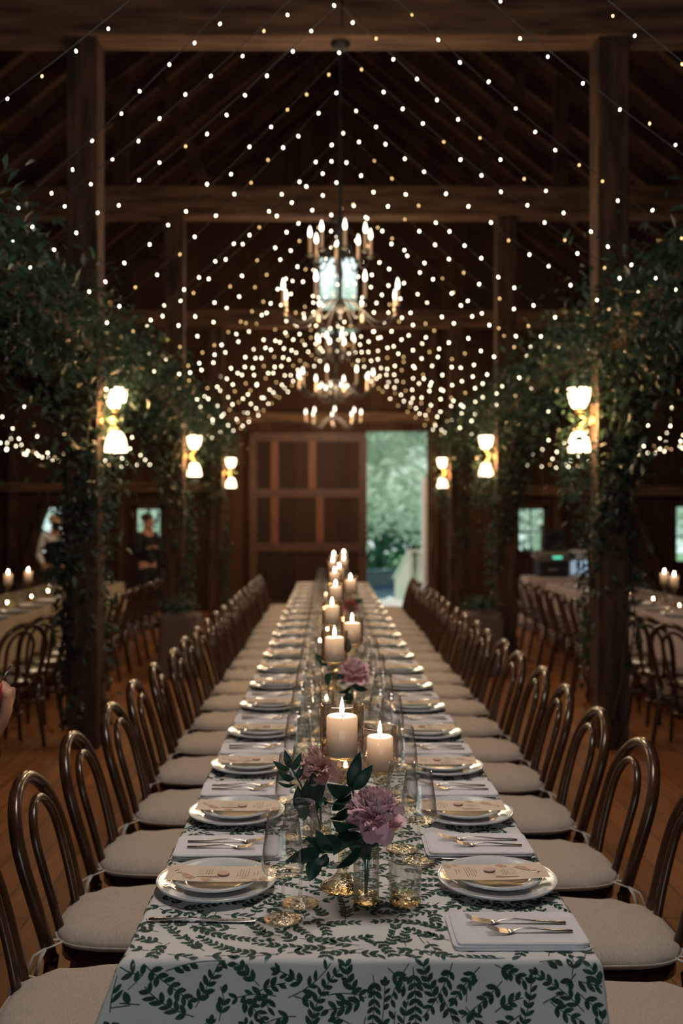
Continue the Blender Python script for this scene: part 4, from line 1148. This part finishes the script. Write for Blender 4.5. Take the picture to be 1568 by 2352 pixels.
for side, xm, y0 in (('left', -3.08, 7.8), ('right', 3.30, 7.5)):
    sg = -1 if side == 'left' else 1
    for i in range(10):
        y = y0 + .53 * i
        dinner.put((xm - sg * .30, y, TOP), 0, 'white dinner plate, %s along the aisle edge of the %s aisle table' % (ORD[i], side), 'dinner plates on the aisle tables')
        glassB.put((xm - sg * .13, y + .17, TOP), 0, 'wine glass, %s along the aisle edge of the %s aisle table' % (ORD[i], side), 'wine glasses on the aisle tables')
    for i in range(7):
        votive.put((xm + rj.uniform(-.035, .035), y0 + .25 + .75 * i, TOP), 0, 'glowing votive, %s from the front on the %s aisle table' % (ORD[i], side), 'votives on the aisle tables')
    for j, y in enumerate((y0 + 1.9, y0 + 2.35, y0 + 4.4)):
        hurricane((xm - .03 + .06 * (j % 2), y, TOP), '%s glass hurricane candle holder on the %s aisle table' % (ORD[j], side), .18, 'lit pillar candle in the %s hurricane on the %s aisle table' % (ORD[j], side), ch=.10)
    for j, y in enumerate((y0 + .9, y0 + 3.3)):
        t = thing('greenery_centrepiece', 'leafy green centrepiece, %s from the front on the %s aisle table' % (ORD[j], side), 'centrepiece', (xm, y, TOP))
        MB().lathe([(0, 0), (.05, 0), (.06, .03), (.055, .10), (.05, .10), (.05, .02)], 20).obj('vase_body', M['cut'], t)
        mb = MB()
        for _ in range(260):
            lv(mb, (max(-.1, min(.1, rg.gauss(0, .06))), rg.gauss(0, .09), max(.12, .19 + rg.gauss(0, .05))), 1, .06)
        mb.obj('foliage', M['leaf'], t)
# small side tables between the chairs and the posts
for x, y, nm in ((1.60, 10.35, 'right'), (-1.50, 10.2, 'left')):
    t = thing('side_table', 'small cloth covered side table by the second %s post' % nm, 'side table', (x, y, 0))
    MB().box((0, 0, .60), (.36, .5, .03)).obj('tabletop', M['timber_y'], t)
    mb = MB()
    n = 40; vs = []
    for z, k in ((.617, 1), (.56, 1.04), (.3, 1.10), (.02, 1.13)):
        for i in range(n):
            a = 2 * PI * (i + .5) / n; c, s_ = math.cos(a), math.sin(a); e = .25
            w = 1 + (.02 * math.sin(i * 1.9) if z < .6 else 0)
            vs.append((math.copysign(abs(c) ** e, c) * .185 * k * w, math.copysign(abs(s_) ** e, s_) * .255 * k * w, z))
    mb.add(vs, [(i * n + k, (i + 1) * n + k, (i + 1) * n + (k + 1) % n, i * n + (k + 1) % n) for i in range(3) for k in range(n)] + [tuple(range(n))], 0, True)
    mb.obj('table_skirt', M['skirting_cloth'], t)
    t = thing('greenery_centrepiece', 'low leafy arrangement on the small side table by the second %s post' % nm, 'centrepiece', (x, y, .618))
    mb = MB()
    for _ in range(420): lv(mb, (rg.gauss(0, .08), rg.gauss(0, .12), max(.065, .09 + rg.gauss(0, .04))), 1, .055)
    mb.obj('foliage', M['leaf'], t)
# music desk
t = thing('music_table', 'white cloth covered table carrying the sound equipment', 'table', (3.38, 14.4, 0))
MB().box((0, 0, .735), (1.05, .62, .03)).obj('tabletop', M['black'], t)
mb = MB(); n = 48; vs = []
for z, k in ((.752, 1), (.70, 1.02), (.35, 1.05), (.02, 1.07)):
    for i in range(n):
        a = 2 * PI * (i + .5) / n; c, s_ = math.cos(a), math.sin(a); e = .2
        w = 1 + (.012 * math.sin(i * 2.1) if z < .7 else 0)
        vs.append((math.copysign(abs(c) ** e, c) * .54 * k * w, math.copysign(abs(s_) ** e, s_) * .33 * k * w, z))
mb.add(vs, [(i * n + k, (i + 1) * n + k, (i + 1) * n + (k + 1) % n, i * n + (k + 1) % n) for i in range(3) for k in range(n)] + [tuple(range(n))], 0, True)
mb.obj('table_skirt', M['white_cloth'], t)
t = thing('flight_case', 'black equipment case on the white cloth covered table', 'case', (3.22, 14.4, .754))
bevel(MB().box((0, 0, .11), (.40, .40, .22)).obj('case_body', M['black'], t), .01)
MB().box((0, -.205, .11), (.14, .015, .03)).obj('case_handle', M['steel'], t)
t = thing('mixing_desk', 'grey mixing desk with a green light on the black case', 'mixer', (3.24, 14.38, 1.002))
bevel(MB().box((0, 0, .05), (.52, .42, .09), rot=Matrix.Rotation(.12, 3, 'X')).obj('mixer_body', principled('grey_metal', (.16, .14, .13), .5), t), .008)
MB().box((.03, -.215, .035), (.13, .012, .035)).obj('level_display', M['led'], t)
mb = MB()
for i in range(8): mb.lathe([(0, 0), (.012, 0), (.010, .02), (0, .02)], 10, (-.21 + i * .06, .05, .105))
mb.obj('control_knobs', M['black'], t)
t = thing('loudspeaker', 'black loudspeaker monitor in front of the small right window', 'speaker', (3.33, 14.62, 1.112))
bevel(MB().box((0, .06, .17), (.36, .2, .30), taper=.9).obj('cabinet', M['black'], t), .012)
MB().lathe([(.0, .01), (.05, .005), (.10, .02), (.11, .03)], 28).obj('speaker_cone', M['iron'], t).matrix_local = Matrix.Translation((0, -.05, .15)) @ Matrix.Rotation(PI / 2, 4, 'X')
t = thing('laptop', 'open laptop with a pale screen beside the mixing desk', 'laptop', (3.66, 14.35, .754), -.25)
MB().box((0, 0, .012), (.34, .24, .02)).obj('keyboard_base', M['paleblue'], t)
MB().box((0, .14, .13), (.34, .012, .23), rot=Matrix.Rotation(-.2, 3, 'X')).obj('screen_lid', M['paleblue'], t)
MB().box((0, .131, .13), (.31, .004, .20), rot=Matrix.Rotation(-.2, 3, 'X')).obj('screen', M['screen'], t)
t = thing('storage_box', 'pale blue plastic box behind the laptop', 'box', (3.70, 14.64, .754))
bevel(MB().box((0, 0, .17), (.26, .16, .34), taper=1.04).obj('box_body', M['paleblue'], t), .012)
bevel(MB().box((0, 0, .355), (.28, .18, .03)).obj('lid', M['white'], t), .006)
# ---------------------------------------------------------------- people
def skin(name, pts, edges, mat, parent, root=0, sub=2):
    import bmesh
    me = bpy.data.meshes.new(name); bm = bmesh.new()
    lay = bm.verts.layers.skin.verify()
    vs = []
    for i, (p, r) in enumerate(pts):
        v = bm.verts.new(p); rr = r if isinstance(r, tuple) else (r, r)
        v[lay].radius = rr; v[lay].use_root = (i == root); vs.append(v)
    for a, b in edges: bm.edges.new((vs[a], vs[b]))
    bm.to_mesh(me); bm.free()
    me.materials.append(mat)
    o = mkobj(name, me, parent)
    m = o.modifiers.new('grow', 'SKIN'); m.use_smooth_shade = True; m.branch_smoothing = .6
    s_ = o.modifiers.new('smooth', 'SUBSURF'); s_.levels = sub; s_.render_levels = sub
    return o
def chainpts(pts, edges, start, seq):
    prev = start
    for p, r in seq:
        pts.append((Vector(p), r)); edges.append((prev, len(pts) - 1)); prev = len(pts) - 1
    return prev
def person(loc, rz, label, H, arms, shirt, trousers, hair, sleeve='long', vest=None, fingers=None):
    """arms: for side -1 / +1 (elbow, wrist, hand direction) in local metres for a 1.7 m figure; faces -y"""
    t = thing('person', label, 'person', loc, rz); k = H / 1.7; t.scale = (k, k, k)
    pts = [(Vector((0, 0, .93)), (.135, .10)), (Vector((0, 0, 1.10)), (.125, .09)), (Vector((0, .005, 1.28)), (.155, .10)), (Vector((0, .01, 1.39)), (.11, .075)),
           (Vector((0, .005, 1.47)), .052), (Vector((0, -.015, 1.55)), (.068, .082)), (Vector((0, -.012, 1.62)), (.076, .092)), (Vector((0, -.005, 1.68)), .05), (Vector((0, -.10, 1.565)), .016)]
    E = [(0, 1), (1, 2), (2, 3), (3, 4), (4, 5), (5, 6), (6, 7), (5, 8)]
    for s_ in (-1, 1):
        chainpts(pts, E, 0, [((s_ * .095, 0, .86), .088), ((s_ * .10, -.01, .50), .056), ((s_ * .10, .02, .28), .052), ((s_ * .10, .03, .09), .036), ((s_ * .105, -.05, .045), .036), ((s_ * .11, -.14, .03), .026)])
        el, wr, hd = [Vector(v) for v in arms[s_]]
        hd = hd.normalized()
        chainpts(pts, E, 3, [((s_ * .16, .01, 1.39), .058), (Vector((s_ * .19, .01, 1.33)).lerp(el, .5), .046), (el, .040), (el.lerp(wr, .45), .036), (wr, .024), (wr + hd * .045, (.036, .018)), (wr + hd * .085, (.036, .017))])
        palm = len(pts) - 1
        side = hd.cross(Vector((0, 0, 1)))
        side = side.normalized() if side.length > .1 else Vector((1, 0, 0))
        up = side.cross(hd)
        curl = fingers or .5
        for j, L in enumerate((.068, .078, .072, .055)):
            b = wr + hd * .088 + side * (-.027 + .018 * j)
            d2 = (hd + up * -curl).normalized(); d3 = (hd * .4 - up * (curl * 1.6)).normalized()
            chainpts(pts, E, palm, [(b, .0095), (b + d2 * L * .45, .009), (b + d2 * L * .45 + d3 * L * .55, .0075)])
        b = wr + hd * .03 - side * .035
        chainpts(pts, E, palm - 1, [(b, .012), (b + (hd - side * .8).normalized() * .035, .0105), (b + (hd - side * .3).normalized() * .065, .009)])
    skin('body', pts, E, M['skin'], t)
    # eyes, ears, hair
    for s_ in (-1, 1):
        MB().lathe([(0, -.008), (.007, -.005), (.009, 0), (.007, .005), (0, .008)], 10, (s_ * .03, -.098, 1.595)).obj('eye', M['wick'], t)
        MB().lathe([(0, -.03), (.009, -.018), (.011, .01), (0, .03)], 10, (s_ * .078, .0, 1.585)).obj('ear', M['skin'], t)
    MB().lathe([(.088, 0), (.094, .03), (.085, .075), (.05, .105), (0, .115)], 24, (0, .012, 1.60)).obj('hair', hair, t)
    # clothes
    P = [(Vector((0, 0, .88)), (.150, .115)), (Vector((0, 0, 1.10)), (.142, .108)), (Vector((0, .005, 1.28)), (.172, .118)), (Vector((0, .01, 1.40)), (.12, .085)), (Vector((0, .008, 1.45)), .062)]
    E2 = [(0, 1), (1, 2), (2, 3), (3, 4)]
    for s_ in (-1, 1):
        el, wr, hd = [Vector(v) for v in arms[s_]]
        seq = [((s_ * .165, .01, 1.39), .072), (Vector((s_ * .19, .01, 1.33)).lerp(el, .5), .062)]
        if sleeve == 'long': seq += [(el, .054), (el.lerp(wr, .5), .048), (el.lerp(wr, .93), .036)]
        else: seq += [(Vector((s_ * .19, .01, 1.33)).lerp(el, .7), .06)]
        chainpts(P, E2, 3, seq)
    skin('shirt', P, E2, shirt, t)
    if vest:
        skin('waistcoat', [(Vector((0, 0, .86)), (.165, .128)), (Vector((0, 0, 1.10)), (.156, .12)), (Vector((0, .008, 1.27)), (.178, .126)), (Vector((0, .012, 1.33)), (.15, .11))], [(0, 1), (1, 2), (2, 3)], vest, t)
    P = [(Vector((0, 0, .97)), (.145, .11)), (Vector((0, 0, .90)), (.145, .112))]; E3 = [(0, 1)]
    for s_ in (-1, 1): chainpts(P, E3, 1, [((s_ * .097, 0, .82), .105), ((s_ * .10, -.005, .50), .075), ((s_ * .10, .02, .28), .066), ((s_ * .10, .03, .08), .058)])
    skin('trousers', P, E3, trousers, t)
    for s_ in (-1, 1):
        skin('shoe', [(Vector((s_ * .10, .05, .045)), .045), (Vector((s_ * .105, -.05, .04)), .045), (Vector((s_ * .11, -.15, .033)), .034)], [(0, 1), (1, 2)], M['black'], t, 0, 1)
    return t
person((-2.62, 14.5, 0), .9, 'person in dark clothes standing before the small left window', 1.66,
       {-1: ((-.25, -.05, 1.10), (-.20, -.26, 1.20), (.3, -1, .3)), 1: ((.24, .03, 1.08), (.25, -.12, .86), (0, -.3, -1))}, M['suit'], M['suit'], M['hair'])
person((-4.02, 14.7, 0), .5, 'person in a white shirt and dark waistcoat by the narrow left window', 1.64,
       {-1: ((-.24, .03, 1.08), (-.22, -.18, .95), (0, -1, -.3)), 1: ((.24, .03, 1.08), (.25, -.12, .86), (0, -.3, -1))}, M['shirt'], M['suit'], principled('fair_hair', (.35, .22, .14), .7), vest=M['suit'])
# helper at the left edge: only the hand and the lighter reach into view
HX, HYY = -1.52, 2.98
def loc_to(v):   # world to local of a figure facing +x (rotated +90 degrees)
    v = Vector(v) - Vector((HX, HYY, 0)); return Vector((v.y, -v.x, v.z))
w_wr = loc_to((-.982, 3.02, .995)); w_el = loc_to((-1.15, 3.08, .80)); hd = loc_to((-.972, 3.02, 1.08)) - w_wr
person((HX, HYY, 0), PI / 2, 'person at the left edge, only a bare hand holding a red lighter in view', 1.7,
       {1: (w_el, w_wr, hd), -1: ((-.24, .03, 1.08), (-.25, -.10, .86), (0, -.3, -1))}, M['suit'], M['suit'], M['hair'], sleeve='short', fingers=-1.4)
t = thing('candle_lighter', 'red long necked lighter held upright in the hand at the left edge', 'lighter', (-.990, 2.985, 1.035))
MB().tube([(0, 0, 0), (.002, 0, .045), (.008, 0, .078)], [.010, .011, .009], 10).obj('lighter_handle', M['red'], t)
MB().tube([(.008, 0, .078), (.022, 0, .10), (.042, 0, .132)], [.0035, .003, .003], 8).obj('lighter_neck', M['steel'], t)

# ---------------------------------------------------------------- light, sky, camera
w = bpy.data.worlds.new('overcast_sky'); sc.world = w; w.use_nodes = True
bg = w.node_tree.nodes['Background']
wt = w.node_tree
tc = wt.nodes.new('ShaderNodeTexCoord'); sx = wt.nodes.new('ShaderNodeSeparateXYZ'); rp = wt.nodes.new('ShaderNodeValToRGB')
rp.color_ramp.elements[0].color = (.56, .64, .62, 1); rp.color_ramp.elements[0].position = .45
rp.color_ramp.elements[1].color = (.82, .93, .94, 1); rp.color_ramp.elements[1].position = .8
ma = wt.nodes.new('ShaderNodeMath'); ma.operation = 'MULTIPLY_ADD'; ma.inputs[1].default_value = .5; ma.inputs[2].default_value = .5
wt.links.new(tc.outputs['Generated'], sx.inputs[0]); wt.links.new(sx.outputs['Z'], ma.inputs[0]); wt.links.new(ma.outputs[0], rp.inputs['Fac']); wt.links.new(rp.outputs['Color'], bg.inputs['Color'])
bg.inputs['Strength'].default_value = WORLD_S
# daylight through the open barn doorway behind the camera
L = bpy.data.lights.new('doorway_daylight', 'AREA'); L.shape = 'RECTANGLE'; L.size = 3.6; L.size_y = 2.6; L.energy = DOOR_W; L.color = (.42, .76, 1.0)
o = bpy.data.objects.new('doorway_daylight', L); col.objects.link(o); o.location = (.15, -4.2, 1.35); o.rotation_euler = (PI / 2, 0, 0)
for i, (y, z) in enumerate(((2.7, 3.3), (5.0, 4.0), (9.0, 4.1), (13.0, 4.1))):  # first: unseen fill lamp added over the near table; rest: the strings' light
    lamp('fill_and_fairy_glow', (.1, y, z), FILL_FAIRY_W[i], (1, .89, .80) if i == 0 else (1, .84, .70), .4)
for x in (-3.9, 4.1): lamp('aisle_light', (x, 14.2, 2.75), AISLE_W, (1, .72, .45), .3)
cam = bpy.data.cameras.new('camera'); co = bpy.data.objects.new('camera', cam); col.objects.link(co)
co.location = (0, 0, EYE); co.rotation_euler = (PI / 2, 0, 0)
cam.sensor_width = 36; cam.lens = 36 * F / 2352; cam.shift_x = (784 - CX) / 2352; cam.shift_y = (HY - 1176) / 2352
cam.clip_start = .05; cam.clip_end = 300
cam.dof.use_dof = True; cam.dof.focus_distance = 2.35; cam.dof.aperture_fstop = 2.5
sc.camera = co
sc.view_settings.view_transform = 'Standard'; sc.view_settings.look = 'None'
sc.view_settings.exposure = 0; sc.view_settings.gamma = 1
cy = sc.cycles
cy.max_bounces = 6; cy.diffuse_bounces = 3; cy.glossy_bounces = 3; cy.transmission_bounces = 4; cy.transparent_max_bounces = 40
cy.caustics_reflective = False; cy.caustics_refractive = False
cy.sample_clamp_indirect = 2.0; cy.sample_clamp_direct = 0
cy.use_denoising = True; cy.use_adaptive_sampling = True; cy.adaptive_threshold = .02; cy.adaptive_min_samples = 24
